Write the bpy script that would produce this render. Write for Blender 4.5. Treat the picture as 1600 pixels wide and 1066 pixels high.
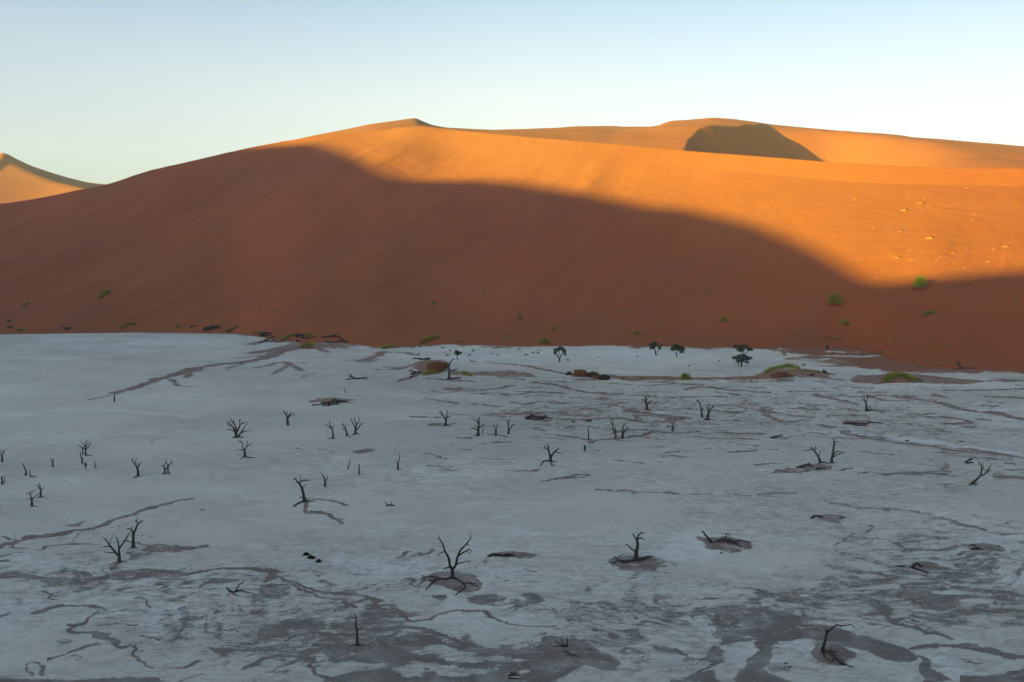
import bpy, bmesh, math, random
import numpy as np
from mathutils import Vector
R = math.radians
for o in list(bpy.data.objects): bpy.data.objects.remove(o)
scene = bpy.context.scene
COL = scene.collection

# ------------------------------------------------------------------ camera
F = 1556.0; H = 52.0; PITCH = math.atan(133/1556.0)
cam_d = bpy.data.cameras.new('camera'); cam = bpy.data.objects.new('camera', cam_d); COL.objects.link(cam)
cam_d.sensor_width = 36.0; cam_d.lens = 36.0*F/1600.0
cam_d.clip_start = 0.5; cam_d.clip_end = 40000
cam.location = (0, 0, H); cam.rotation_euler = (math.pi/2 - PITCH, 0, 0)
scene.camera = cam

# ------------------------------------------------------------------ light
SUN_AZ, SUN_EL = 50.0, 8.0      # azimuth measured from behind the camera towards the left
SV = np.array([-math.sin(R(SUN_AZ))*math.cos(R(SUN_EL)), -math.cos(R(SUN_AZ))*math.cos(R(SUN_EL)), math.sin(R(SUN_EL))])
world = bpy.data.worlds.new('World'); scene.world = world; world.use_nodes = True
wn = world.node_tree; wn.nodes.clear()
wo = wn.nodes.new('ShaderNodeOutputWorld'); bg = wn.nodes.new('ShaderNodeBackground')
sky = wn.nodes.new('ShaderNodeTexSky'); sky.sky_type = 'NISHITA'; sky.sun_disc = False
sky.sun_elevation = R(SUN_EL)
sky.sun_rotation = math.atan2(SV[0], SV[1])
sky.altitude = 700; sky.air_density = 0.8; sky.dust_density = 2.2; sky.ozone_density = 1.2
bg.inputs['Strength'].default_value = 0.073
# the haze band of the low sky is paler and warmer than the blue overhead
hs = wn.nodes.new('ShaderNodeHueSaturation'); wn.links.new(sky.outputs[0], hs.inputs['Color'])
tc = wn.nodes.new('ShaderNodeTexCoord'); sx = wn.nodes.new('ShaderNodeSeparateXYZ'); wn.links.new(tc.outputs['Generated'], sx.inputs[0])
m1 = wn.nodes.new('ShaderNodeMapRange'); m1.interpolation_type = 'SMOOTHSTEP'
for i, v in enumerate((0.13, 0.32, 0.60, 1.10)): m1.inputs[i+1].default_value = v
wn.links.new(sx.outputs['Z'], m1.inputs[0]); wn.links.new(m1.outputs[0], hs.inputs['Saturation'])
rp = wn.nodes.new('ShaderNodeValToRGB'); rp.color_ramp.elements[0].position = 0.08; rp.color_ramp.elements[0].color = (1.0, .955, .89, 1)
rp.color_ramp.elements[1].position = 0.42; rp.color_ramp.elements[1].color = (1.14, 1.08, 1.0, 1)
e_ = rp.color_ramp.elements.new(0.2); e_.color = (1.03, 1.0, .955, 1)
wn.links.new(sx.outputs['Z'], rp.inputs[0])
tn = wn.nodes.new('ShaderNodeMix'); tn.data_type = 'RGBA'; tn.blend_type = 'MULTIPLY'; tn.inputs[0].default_value = 1.0
wn.links.new(hs.outputs[0], tn.inputs[6]); wn.links.new(rp.outputs[0], tn.inputs[7])
m2 = wn.nodes.new('ShaderNodeMapRange')
for i, v in enumerate((-0.5, 0.5, 0.0, 1.0)): m2.inputs[i+1].default_value = v
wn.links.new(sx.outputs['X'], m2.inputs[0])
r2 = wn.nodes.new('ShaderNodeValToRGB'); r2.color_ramp.elements[0].color = (.96, 1.0, 1.10, 1); r2.color_ramp.elements[1].color = (1.0, .965, .93, 1)
e2 = r2.color_ramp.elements.new(0.5); e2.color = (1.17, 1.11, 1.06, 1); wn.links.new(m2.outputs[0], r2.inputs[0])
sc_ = wn.nodes.new('ShaderNodeVectorMath'); sc_.operation = 'MULTIPLY'; wn.links.new(tn.outputs[2], sc_.inputs[0]); wn.links.new(r2.outputs[0], sc_.inputs[1])
wn.links.new(sc_.outputs[0], bg.inputs[0]); wn.links.new(bg.outputs[0], wo.inputs[0])
sun_d = bpy.data.lights.new('sun', 'SUN'); sun_d.energy = 5.0; sun_d.angle = R(0.53); sun_d.color = (1.0, 0.90, 0.055)
sun = bpy.data.objects.new('sun', sun_d); COL.objects.link(sun)
sun.rotation_euler = Vector(SV).to_track_quat('Z', 'Y').to_euler()
scene.view_settings.view_transform = 'Standard'; scene.view_settings.look = 'None'
scene.view_settings.gamma = 1.0; scene.view_settings.exposure = 2.0
scene.render.engine = 'CYCLES'
scene.render.resolution_x = 1024; scene.render.resolution_y = 682

# ------------------------------------------------------------------ helpers
cP, sP = math.cos(PITCH), math.sin(PITCH)
def ray(px, py):
    u = (px-800.0)/F; v = (533.0-py)/F
    return u, cP+v*sP, -sP+v*cP
def g(px, py, z=0.0):
    """pixel of the photograph -> point on the pan"""
    a, b, c = ray(px, py); t = (z-H)/c
    return Vector((a*t, b*t, z))
def at_depth(px, py, Y):
    a, b, c = ray(px, py); t = Y/b
    return (a*t, Y, H+c*t)
def to_px(X, Y, Z):
    dz = Z-H
    d = Y*cP - dz*sP; up = Y*sP + dz*cP
    return 800+F*X/d, 533-F*up/d
def mpp(y_depth): return y_depth/F

def hash2(i, j, seed):
    h = (i.astype(np.int64)*374761393 + j.astype(np.int64)*668265263 + seed*974634777) & 0xffffffff
    h = ((h ^ (h >> 13))*1274126177) & 0xffffffff
    h = ((h ^ (h >> 16))*2246822519) & 0xffffffff
    return ((h ^ (h >> 15)) & 0xffffff)/float(0xffffff)
def vnoise(x, y, seed=0):
    i = np.floor(x); j = np.floor(y); fx = x-i; fy = y-j
    i = i.astype(np.int64); j = j.astype(np.int64)
    fx = fx*fx*fx*(fx*(fx*6-15)+10); fy = fy*fy*fy*(fy*(fy*6-15)+10)
    a = hash2(i, j, seed); b = hash2(i+1, j, seed); c = hash2(i, j+1, seed); d = hash2(i+1, j+1, seed)
    return (a*(1-fx)+b*fx)*(1-fy)+(c*(1-fx)+d*fx)*fy
def fbm(x, y, seed=0, octv=4, gain=0.5):
    s = 0; amp = 1; tot = 0
    for k in range(octv):
        s = s+amp*vnoise(x+k*17.3, y-k*9.1, seed+k); tot += amp; amp *= gain; x = x*2.03; y = y*2.03
    return s/tot      # 0..1 mean .5
def sst(a, b, x):
    t = np.clip((x-a)/(b-a), 0, 1); return t*t*(3-2*t)

def smooth_curve(pts, n=400):
    """monotone in x: returns sampled arrays smoothed a little"""
    xs = np.array([p[0] for p in pts], float); ys = np.array([p[1] for p in pts], float)
    X = np.linspace(xs[0], xs[-1], n)
    m = np.gradient(ys, xs)
    k = np.clip(np.searchsorted(xs, X)-1, 0, len(xs)-2)
    h = xs[k+1]-xs[k]; t = (X-xs[k])/h
    Y = (2*t**3-3*t**2+1)*ys[k]+(t**3-2*t**2+t)*h*m[k]+(-2*t**3+3*t**2)*ys[k+1]+(t**3-t**2)*h*m[k+1]
    return X, Y
def curve(pts):
    X, Y = smooth_curve(pts)
    return lambda x: np.interp(x, X, Y)

def tag(o, label=None, cat=None, group=None, kind=None):
    if label: o['label'] = label
    if cat: o['category'] = cat
    if group: o['group'] = group
    if kind: o['kind'] = kind
    return o
def grid_mesh(name, X, Y, Z, mat, attrs=None):
    """X,Y,Z arrays [rows, cols] -> smooth mesh object"""
    nr, nc = X.shape
    me = bpy.data.meshes.new(name)
    co = np.stack([X, Y, Z], -1).reshape(-1, 3).astype(np.float32)
    idx = np.arange(nr*nc).reshape(nr, nc)
    q = np.stack([idx[:-1, :-1], idx[:-1, 1:], idx[1:, 1:], idx[1:, :-1]], -1).reshape(-1, 4)
    me.vertices.add(len(co)); me.vertices.foreach_set('co', co.ravel())
    me.loops.add(q.size); me.loops.foreach_set('vertex_index', q.ravel().astype(np.int32))
    me.polygons.add(len(q)); me.polygons.foreach_set('loop_start', (np.arange(len(q))*4).astype(np.int32))
    me.polygons.foreach_set('loop_total', np.full(len(q), 4, np.int32))
    me.update(calc_edges=True); me.validate()
    me.polygons.foreach_set('use_smooth', np.ones(len(me.polygons), bool))
    if attrs is not None:
        a = me.color_attributes.new('mask', 'FLOAT_COLOR', 'POINT')
        a.data.foreach_set('color', attrs.reshape(-1, 4).astype(np.float32).ravel())
    me.materials.append(mat)
    o = bpy.data.objects.new(name, me); COL.objects.link(o)
    return o

# ------------------------------------------------------------------ materials
class NT:
    def __init__(s, name):
        s.m = bpy.data.materials.new(name); s.m.use_nodes = True; s.t = s.m.node_tree; s.t.nodes.clear()
        s.out = s.n('ShaderNodeOutputMaterial'); s.b = s.n('ShaderNodeBsdfPrincipled')
        s.l(s.b.outputs[0], s.out.inputs[0]); s.b.inputs['Roughness'].default_value = 0.95
        s.b.inputs['Specular IOR Level'].default_value = 0.08
    def n(s, t, **k):
        x = s.t.nodes.new(t)
        for a, v in k.items(): setattr(x, a, v)
        return x
    def l(s, a, b): s.t.links.new(a, b)
    def pos(s, scale=(1, 1, 1), rot=(0, 0, 0)):
        c = s.n('ShaderNodeTexCoord'); m = s.n('ShaderNodeMapping')
        m.inputs['Scale'].default_value = scale; m.inputs['Rotation'].default_value = rot
        s.l(c.outputs['Object'], m.inputs[0]); return m.outputs[0]
    def pos_dir(s, deg, stretch):
        c = s.n('ShaderNodeTexCoord'); m = s.n('ShaderNodeMapping'); m.vector_type = 'TEXTURE'
        m.inputs['Scale'].default_value = (1, stretch, 1); m.inputs['Rotation'].default_value = (0, 0, R(deg))
        s.l(c.outputs['Object'], m.inputs[0]); return m.outputs[0]
    def noise(s, vec, scale, detail=4, rough=0.5, dist=0.0):
        x = s.n('ShaderNodeTexNoise'); x.inputs['Scale'].default_value = scale; x.inputs['Detail'].default_value = detail
        x.inputs['Roughness'].default_value = rough; x.inputs['Distortion'].default_value = dist
        s.l(vec, x.inputs['Vector']); return x.outputs[0]
    def math(s, op, a, b=None, c=None, clamp=False):
        x = s.n('ShaderNodeMath', operation=op); x.use_clamp = clamp
        for i, v in enumerate((a, b, c)):
            if v is None: continue
            if isinstance(v, (int, float)): x.inputs[i].default_value = v
            else: s.l(v, x.inputs[i])
        return x.outputs[0]
    def mapr(s, v, a, b, c=0.0, d=1.0, smooth=False):
        x = s.n('ShaderNodeMapRange'); x.interpolation_type = 'SMOOTHSTEP' if smooth else 'LINEAR'
        for i, k in enumerate((a, b, c, d)): x.inputs[i+1].default_value = k
        s.l(v, x.inputs[0]); return x.outputs[0]
    def mix(s, f, a, b, mode='MIX'):
        x = s.n('ShaderNodeMix', data_type='RGBA', blend_type=mode)
        if isinstance(f, (int, float)): x.inputs[0].default_value = f
        else: s.l(f, x.inputs[0])
        for i, v in ((6, a), (7, b)):
            if isinstance(v, tuple): x.inputs[i].default_value = (*v, 1)
            else: s.l(v, x.inputs[i])
        return x.outputs[2]
    def bump(s, h, dist, strength=1.0):
        x = s.n('ShaderNodeBump'); x.inputs['Distance'].default_value = dist; x.inputs['Strength'].default_value = strength
        s.l(h, x.inputs['Height']); s.l(x.outputs[0], s.b.inputs['Normal'])
    def col(s, c):
        if isinstance(c, tuple): s.b.inputs['Base Color'].default_value = (*c, 1)
        else: s.l(c, s.b.inputs['Base Color'])

SAND = (0.30, 0.094, 0.038); SAND_D = (0.235, 0.073, 0.035); SAND_L = (0.355, 0.116, 0.042)
def sand_material(name, near=True):
    t = NT(name)
    p = t.pos((1, 1, 1.4), (0, 0, 0))
    big = t.mapr(t.noise(p, 0.006, 3, 0.5, 0.6), .35, .65)
    st = t.mapr(t.noise(t.pos_dir(-31, 8), 0.035, 5, .6, .25), .3, .7)
    fine = t.mapr(t.noise(p, 0.9, 4, .65), .3, .7)
    c = t.mix(t.math('MULTIPLY', big, .6), SAND, SAND_D)
    c = t.mix(t.math('MULTIPLY', st, .5), c, SAND_L)
    c = t.mix(t.math('MULTIPLY', fine, .12), c, (.24, .09, .04))
    sx_ = t.n('ShaderNodeSeparateXYZ'); t.l(p, sx_.inputs[0])
    east = t.mapr(t.math('ADD', sx_.outputs[0], t.math('MULTIPLY', big, 120.0)), 40.0, 460.0)
    c = t.mix(t.math('MULTIPLY', east, .65), c, (.32, .078, .018))
    # wisps of grey dark mineral sand blown down the face
    gs = t.mapr(t.noise(t.pos_dir(-31, 5), 0.016, 6, .65, .5), .56, .74)
    c = t.mix(t.math('MULTIPLY', gs, .55), c, (.19, .10, .065))
    t.col(c)
    t.bump(t.math('ADD', t.math('ADD', t.noise(p, .35, 5, .6), t.math('MULTIPLY', t.noise(p, 4, 3, .6), .1)), t.math('MULTIPLY', t.noise(t.pos_dir(-31, 5), .11, 5, .6, .3), 5.0)), .35, .3)
    return t.m
M_SAND = sand_material('dune_sand')

def pan_material():
    t = NT('pan_clay')
    at = t.n('ShaderNodeAttribute', attribute_name='mask'); sp = t.n('ShaderNodeSeparateColor'); t.l(at.outputs['Color'], sp.inputs[0])
    p = t.pos()
    n1 = t.noise(p, .42, 8, .68, .7); n2 = t.noise(t.pos((1, 1.6, 1)), 1.9, 6, .65, .5); n3 = t.noise(p, .11, 5, .6, .6)
    f = t.math('ADD', sp.outputs[0], t.math('MULTIPLY', t.math('SUBTRACT', n1, .5), 1.0))
    f = t.math('ADD', f, t.math('MULTIPLY', t.math('SUBTRACT', n2, .5), .85))
    f = t.math('ADD', f, t.math('MULTIPLY', t.math('SUBTRACT', n3, .5), .35))
    n4 = t.noise(t.pos((.28, 1, 1), (0, 0, R(-14))), 1.15, 6, .7, .9)
    f = t.math('ADD', f, t.math('MULTIPLY', t.math('SUBTRACT', n4, .5), .75))
    s = t.mapr(f, .38, .68, smooth=True)
    s = t.math('MULTIPLY', s, t.math('MAXIMUM', sp.outputs[2], t.mapr(t.noise(p, .2, 5, .6, .5), .3, .55, .62, 1.0)))
    clay = t.mix(t.mapr(t.noise(p, .035, 4, .55, .5), .35, .68), (.70, .66, .565), (.62, .58, .495))
    clay = t.mix(t.math('MULTIPLY', t.mapr(t.noise(p, .9, 5, .7), .3, .75), .22), clay, (.34, .33, .305))
    fs = t.noise(t.pos((.22, 1, 1), (0, 0, R(5))), .75, 7, .72, .4)
    clay = t.mix(t.math('MULTIPLY', t.math('MULTIPLY', t.mapr(fs, .42, .66), .42), at.outputs['Alpha']), clay, (.33, .325, .30))
    fs2 = t.noise(t.pos((.30, 1, 1), (0, 0, R(-9))), 2.6, 6, .75, .6)
    clay = t.mix(t.math('MULTIPLY', t.math('MULTIPLY', t.mapr(fs2, .5, .72), .30), at.outputs['Alpha']), clay, (.70, .71, .69))
    tint = t.math('SUBTRACT', sp.outputs[1], .5)
    clay = t.mix(t.math('MULTIPLY', tint, 1.3, clamp=True), clay, (.40, .37, .325))
    clay = t.mix(t.math('MULTIPLY', tint, -2.0, clamp=True), clay, (.76, .77, .75))
    sand = t.mix(sp.outputs[2], (.205, .172, .150), (.275, .112, .06))
    sand = t.mix(t.math('MULTIPLY', t.mapr(t.noise(p, .7, 4, .6), .35, .7), .3), sand, (.165, .13, .112))
    # thin darker rim where the crust ends against the sand
    rim = t.math('MULTIPLY', t.math('SUBTRACT', 1.0, t.math('MULTIPLY', t.math('ABSOLUTE', t.math('SUBTRACT', f, .53)), 9.0), clamp=True), .22)
    # hair-fine veins of sand in the seams of the crust
    for sc, rt, wd, am in ((.30, -8, 22.0, .72), (.085, 6, 30.0, .55), (.9, -16, 15.0, .58)):
        nv = t.noise(t.pos((.42, 1, 1), (0, 0, R(rt))), sc, 5, .62, .9)
        rv = t.math('SUBTRACT', 1.0, t.math('MULTIPLY', t.math('ABSOLUTE', t.math('SUBTRACT', nv, .5)), wd), clamp=True)
        gate = t.mapr(t.noise(p, sc*.5, 3, .6), .42, .58)
        clay = t.mix(t.math('MULTIPLY', t.math('MULTIPLY', t.math('MULTIPLY', rv, gate), am), at.outputs['Alpha']), clay, (.20, .155, .125))
    c = t.mix(s, clay, sand); c = t.mix(rim, c, (.17, .125, .095))
    t.col(c)
    # sheet of crust stands a little over the sand; polygonal mud cracks
    v = t.n('ShaderNodeTexVoronoi', feature='DISTANCE_TO_EDGE'); v.inputs['Scale'].default_value = 1.6; t.l(p, v.inputs['Vector'])
    cr = t.mapr(v.outputs[0], 0, .05)
    h = t.math('ADD', t.math('MULTIPLY', t.math('SUBTRACT', 1, s), .8), t.math('MULTIPLY', t.math('MULTIPLY', cr, .25), t.math('SUBTRACT', 1, s)))
    h = t.math('ADD', h, t.math('MULTIPLY', t.noise(p, .8, 5, .65), 1.0))
    t.bump(h, .12, .8)
    return t.m
M_PAN = pan_material()

# ------------------------------------------------------------------ main dune
A = lambda px: (px-800.0)/F
def dense(pts, f): return [(A(p), f(p, q)) for p, q in pts]
BASE = [(-500, 526), (-200, 524), (0, 522.5), (100, 521), (200, 520), (300, 520.5), (370, 522), (420, 529), (470, 537), (540, 540), (600, 543), (640, 540),
        (750, 539), (830, 541.5), (900, 541), (960, 540), (1100, 542), (1200, 543.5), (1260, 544), (1330, 546), (1370, 552), (1410, 568), (1440, 580), (1480, 578),
        (1540, 577), (1600, 580), (1800, 586), (2300, 600)]
CREST = [(-500, 385), (-250, 362), (-100, 340), (0, 320), (60, 311), (135, 296), (170, 289), (235, 268), (300, 253), (400, 230), (445, 221.5), (500, 212.5),
         (560, 206.5), (600, 203.5), (650, 200), (700, 203), (800, 212), (920, 222), (1060, 235), (1200, 246), (1330, 256), (1450, 262), (1600, 264), (1900, 272), (2300, 290)]
CDEP = [(-500, 1100), (-250, 1060), (0, 1010), (200, 1000), (500, 1040), (650, 1060), (800, 1010), (1060, 930), (1300, 870), (1600, 830), (1900, 810), (2300, 800)]
BASE_S = [q for q in BASE if q[0] <= 1100]+[(1200, 545), (1260, 549), (1330, 557), (1400, 566), (1470, 575)]+[q for q in BASE if q[0] >= 1540]
fb = curve([(A(p), g(p, q).y) for p, q in BASE_S])          # foot of the steep face
fbn = curve([(A(p), g(p, q).y) for p, q in BASE])           # edge of the sand apron
_cd = curve([(p, d) for p, d in CDEP])
fcz = curve([(A(p), at_depth(p, q, float(_cd(p)))[2]) for p, q in CREST])
fcd = curve([(A(p), d) for p, d in CDEP])
def dune_h(X, Y):
    a = X/Y
    Yb = fb(a)+2.5*(fbm(X*.05, Y*.05, 5, 3)-.5)*2; Yc = fcd(a); zc = fcz(a)
    s = (Y-Yb)/(Yc-Yb); sc = np.clip(s, 0, 1)
    right = sst(.05, .35, a)
    prof = .30*sc+.70*sc**1.55
    k = .93                                        # steeper slip face under the brink on the right
    prof2 = np.where(sc < k, prof*(1-.035*(sc/k)**4), prof)
    kb = 1-.035; pk = (.30*k+.70*k**1.55)
    prof2 = np.where(sc >= k, pk*kb+(prof-pk)/(1-pk)*(1-pk*kb), prof2)
    z = zc*(prof*(1-right)+prof2*right)
    env = sst(0, .12, sc)*(1-sst(.82, 1.0, sc))
    # wind streaks running down-left across the face, soft spurs
    q1 = (X*math.cos(R(32))-Y*math.sin(R(32))); q2 = (X*math.sin(R(32))+Y*math.cos(R(32)))
    str_ = fbm(q1/46., q2/240., 11, 3)-.5
    st2 = fbm(q1/20., q2/190., 15, 3)-.5
    calm = (1-.75*sst(.0, .3, a))*(1-.8*sst(.5, .72, s)*sst(-.22, -.1, a))
    z = z+env*calm*(str_*10+st2*8+(fbm(q1/8., q2/80., 12, 3)-.5)*1.1)+env*(fbm(X/160., Y/160., 13, 2)-.5)*12
    # spur that runs down-left from the peak
    ex = (X - (-96-(1060-Y)*.32))
    sp_ = np.exp(-(ex/34.)**2)*sst(.62, .9, s)*(1-sst(.97, 1.03, s))
    z = z+sp_*4.5*np.where(ex < 0, 1, 1)
    # small spur near the middle of the lit band
    ex2 = (X-(88-(930-Y)*.45)); z = z+np.exp(-(ex2/12.)**2)*np.exp(-((s-.80)/.09)**2)*3.2
    z = z+sst(.0, .1, sc)*(fbm(X/9., Y/9., 14, 3)-.5)*.5
    YbN = fbn(a); gap = np.clip(YbN-fb(a), 0, None)
    z = np.where(gap > 2, z*sst(-.02, 1.9, (Y-YbN)/(gap+4))-.5*np.clip((YbN-Y)/3., 0, 1), z)
    back = np.clip(Y-Yc, 0, None)
    z = np.where(s > 1, zc+0*z-back*.42*np.clip(back/40., 0, 1)-0*back, z)
    z = np.where(s < 0, np.clip((Y-Yb)*.05, -3, 0), z)
    return z
na = 1300
acol = np.concatenate([np.linspace(-.95, -.56, 60, endpoint=False), np.linspace(-.56, .56, 900), np.linspace(.56, .95, 60)[1:]])
sr = np.concatenate([np.linspace(-.12, 0, 12, endpoint=False), np.linspace(0, 1, 420), np.linspace(1, 2.2, 60)[1:]])
AA, SS = np.meshgrid(acol, sr)
YB = fb(AA); YC = fcd(AA); YY = YB+SS*(YC-YB); XX = AA*YY
o = grid_mesh('sand_dune', XX, YY, dune_h(XX, YY), M_SAND); tag(o, kind='structure')
def on_dune(px, py):
    a, b, c = ray(px, py)
    Y = np.linspace(420, 1100, 6000); t = Y/b; X = a*t; Z = H+c*t
    hh = np.maximum(dune_h(X, Y), 0)
    k = np.argmax(hh >= Z)
    if hh[k] < Z[k]: k = len(Y)-1
    return Vector((X[k], Y[k], hh[k]))

# ------------------------------------------------------------------ dunes behind
C2 = [(-500, 470), (-100, 380), (170, 310), (300, 262), (380, 244), (430, 229), (460, 219.5), (500, 210.5), (540, 203), (580, 194.5), (620, 189), (645, 185.5), (652, 185), (662, 190), (678, 196.5), (700, 200.5), (770, 203),
      (850, 202), (900, 200), (960, 198), (1010, 199.5), (1025, 198), (1035, 193), (1045, 189.5), (1075, 187), (1110, 184), (1140, 186), (1170, 190), (1200, 194.5), (1250, 199.5), (1330, 206.5),
      (1400, 213), (1500, 221), (1600, 230), (1800, 246), (2300, 300)]
D2 = [(-500, 1500), (430, 1500), (650, 1560), (800, 1700), (1000, 1900), (1110, 2000), (1250, 1980), (1600, 1800), (2300, 1700)]
d2 = curve(D2)
X2, _ = smooth_curve([(0, 0), (1, 1)])
c2x = np.array([p for p, q in C2], float); c2y = np.array([q for p, q in C2], float)
_c2 = curve(C2) if False else (lambda x: np.interp(x, c2x, c2y))
def back_h(X, Y):
    a = X/Y; px = a*F+800
    py = sum(_c2(px+k) for k in (-4, -2, 0, 2, 4))/5.
    pys = sum(_c2(px+k) for k in range(-70, 71, 14))/11.
    Yc = d2(px); zf = lambda q: H+Yc*((533-q)/F*cP-sP)/(cP+(533-q)/F*sP)
    zc = zf(pys); zfix = zf(py)-zc
    # foreslope: elevation at Y0 fixed so that it emerges behind the main crest
    Y0 = 1180.; z0 = np.clip(zc*.55, 0, 150)
    s = (Y-Y0)/(Yc-Y0); sc = np.clip(s, 0, 1)
    tt = np.clip(Yc-Y, 0, None); z = zc-.12*tt-.00009*tt**2
    z = z+7*np.exp(-(((X-272)/75.)**2+((Y-1480)/95.)**2)); z = np.maximum(z, 20)+zfix*np.exp(-(tt/220.)**2)
    # hollow with a steep edge (slip face) right of its brink
    B = [(190, 1050), (212, 1250), (240, 1370), (272, 1470), (304, 1515), (362, 1620), (452, 1815), (505, 1945), (550, 2100), (620, 2400)]
    d = np.full(X.shape, 1e9); sg = np.zeros(X.shape)
    for (x0, y0), (x1, y1) in zip(B[:-1], B[1:]):
        ux, uy = x1-x0, y1-y0; L2 = ux*ux+uy*uy
        t = np.clip(((X-x0)*ux+(Y-y0)*uy)/L2, 0, 1)
        dx = X-(x0+t*ux); dy = Y-(y0+t*uy); dd = np.hypot(dx, dy)
        cr = ux*(Y-y0)-uy*(X-x0)
        upd = dd < d-1e-6; d = np.where(upd, dd, d); sg = np.where(upd, np.sign(-cr), sg)
    d = d*sg
    depth = 75*(1-sst(110, 420, d))*sst(1120, 1250, Y)*(1-sst(1690, 1850, Y))*(1-sst(540, 680, X))
    z = z-np.where(d > 0, np.minimum(d*.88, depth), 0)
    z = z+sst(.02, .2, sc)*(1-sst(.9, 1, sc))*((fbm(X/130., Y/130., 31, 3)-.5)*9*(1-.8*sst(900, 700, px)))
    back = np.clip(Y-Yc, 0, None)
    return np.where(s > 1, zc+zfix-back*.35, z)
ac = np.linspace(-.8, .95, 1000); sr = np.concatenate([np.linspace(0, 1, 440), np.linspace(1, 1.5, 60)[1:]])
AA, SS = np.meshgrid(ac, sr); YC2 = d2(AA*F+800); YY = 1080+(YC2-1080)*SS; XX = AA*YY
o = grid_mesh('sand_dune', XX, YY, back_h(XX, YY), M_SAND); tag(o, kind='structure')

# star dune far to the left: lit arm towards us, shaded face between its two arms
arm1 = [(-420, 330, 2700), (-260, 262, 2560), (-120, 246, 2460), (-40, 243, 2420), (3, 239.5, 2400), (18, 253.5, 2392), (38, 264, 2385), (62, 275, 2378), (88, 284.4, 2370), (112, 290.4, 2362), (135, 296, 2350), (170, 305, 2330), (260, 325, 2290)]
arm2 = [(-420, 329, 2760), (-260, 261, 2600), (-120, 245, 2490), (-40, 242, 2440), (3, 239, 2401), (28, 249.5, 2480), (50, 259.5, 2540), (75, 268, 2610), (100, 275.8, 2680), (118, 280.4, 2740), (138, 285, 2800), (172, 289, 2900), (262, 300, 3050)]
P1 = np.array([at_depth(*p) for p in arm1]); P2 = np.array([at_depth(*p) for p in arm2])
def resamp(P, n=160):
    t = np.linspace(0, len(P)-1, n); k = np.clip(t.astype(int), 0, len(P)-2); f = (t-k)[:, None]
    m = np.gradient(P, axis=0)
    return (2*f**3-3*f**2+1)*P[k]+(f**3-2*f**2+f)*m[k]+(-2*f**3+3*f**2)*P[k+1]+(f**3-f**2)*m[k+1]
P1, P2 = resamp(P1), resamp(P2)
rows = []
for k in range(40):                      # front slope
    f = 1-k/39.; q = P1.copy(); q[:, 0] += -160*f; q[:, 1] -= 520*f; q[:, 2] = P1[:, 2]-260*f**.9; rows.append(q)
for k in range(1, 14):
    f = k/13.; q = P1*(1-f)+P2*f; rows.append(q)
for k in range(1, 12):
    q = P2.copy(); q[:, 1] += 50*k; q[:, 2] -= 25*k; rows.append(q)
G = np.array(rows)
G[..., 2] = np.maximum(G[..., 2], -4)
o = grid_mesh('sand_dune', G[..., 0], G[..., 1], G[..., 2], M_SAND); tag(o, kind='structure')

# ------------------------------------------------------------------ high dune out of frame (left, behind the camera): its shadow lies over the pan
EDGE = [(470, 213), (500, 222), (540, 234), (575, 247), (600, 262), (625, 273), (650, 279), (700, 280), (760, 279), (810, 283), (860, 291), (920, 299), (970, 309), (1010, 318), (1090, 326),
        (1150, 338), (1200, 352), (1250, 372), (1300, 396), (1345, 422), (1375, 434), (1410, 435), (1460, 431), (1530, 425), (1598, 419)]
sa, ca = math.sin(R(SUN_AZ)), math.cos(R(SUN_AZ)); te = math.tan(R(SUN_EL))
RC = -1150.0
qh = []
for px, py in EDGE:
    P = on_dune(px, py); q = P.x*ca-P.y*sa; r = P.x*sa+P.y*ca
    qh.append((q, P.z+(r-RC)*te))
qh.sort()
print('EDGE q,h', [(round(a), round(b)) for a, b in qh])
q0, h0 = qh[0]; q1, h1 = qh[-1]
qh = [(q0-1600, h0-160), (q0-900, h0-60), (q0-400, h0+10), (q0-60, h0+18)]+qh+[(q1+80, h1+16), (q1+300, h1+40), (q1+900, h1+30), (q1+1600, h1-120)]
qx = np.array([a for a, b in qh]); qy = np.array([b for a, b in qh])
def crest_q(q): return np.interp(q, qx, qy)
qs = np.concatenate([np.linspace(qx[0], q0-60, 60, endpoint=False), np.linspace(q0-60, q1+80, 420, endpoint=False), np.linspace(q1+80, qx[-1], 60)])
ts = np.concatenate([np.linspace(-1, 0, 50), np.linspace(0, 1, 50)[1:]])
QQ, TT = np.meshgrid(qs, ts); CH = crest_q(QQ)
run = np.where(TT < 0, CH/.5, CH/.62)
RR = RC+TT*run
ZZ = CH*(1-np.abs(TT)**1.02)-2
# rotate (q, r) back to the world
o = grid_mesh('sand_dune', QQ*ca+RR*sa, -QQ*sa+RR*ca, ZZ, M_SAND); tag(o, kind='structure')

# ------------------------------------------------------------------ dune the picture is taken from
xs = np.linspace(-420, 420, 240); ys = np.concatenate([np.linspace(-500, 0, 60, endpoint=False), np.linspace(0, 130, 90)])
XX, YY = np.meshgrid(xs, ys)
toe = 115.0+1.1*(fbm(XX/7., 0*YY, 41, 4)-.5)*2-.00035*XX**2*0+2.0*(fbm(XX/26., 0*YY+3, 42, 2)-.5)
f = np.clip(1-YY/toe, 0, 1)
Z = 50.2*(.25*f+.75*f**1.6)
Z = np.where(YY < 0, 50.2+YY*.12, Z)
Z = Z-np.where(YY > toe, .4, 0)+np.where((YY > 4) & (YY < toe-3), (fbm(XX/6., YY/6., 43, 3)-.5)*.4, 0)
Z = Z*np.exp(-(XX/330.)**4)
o = grid_mesh('sand_dune', XX, YY, Z-.12, M_SAND); tag(o, kind='structure')

# ------------------------------------------------------------------ ground far below everything
gx = np.array([[-3900, 3900], [-3900, 3900]], float); gy = np.array([[-3400, -3400], [3900, 3900]], float)
o = grid_mesh('ground', gx, gy, gx*0-4.5, M_SAND); tag(o, kind='structure')

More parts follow.
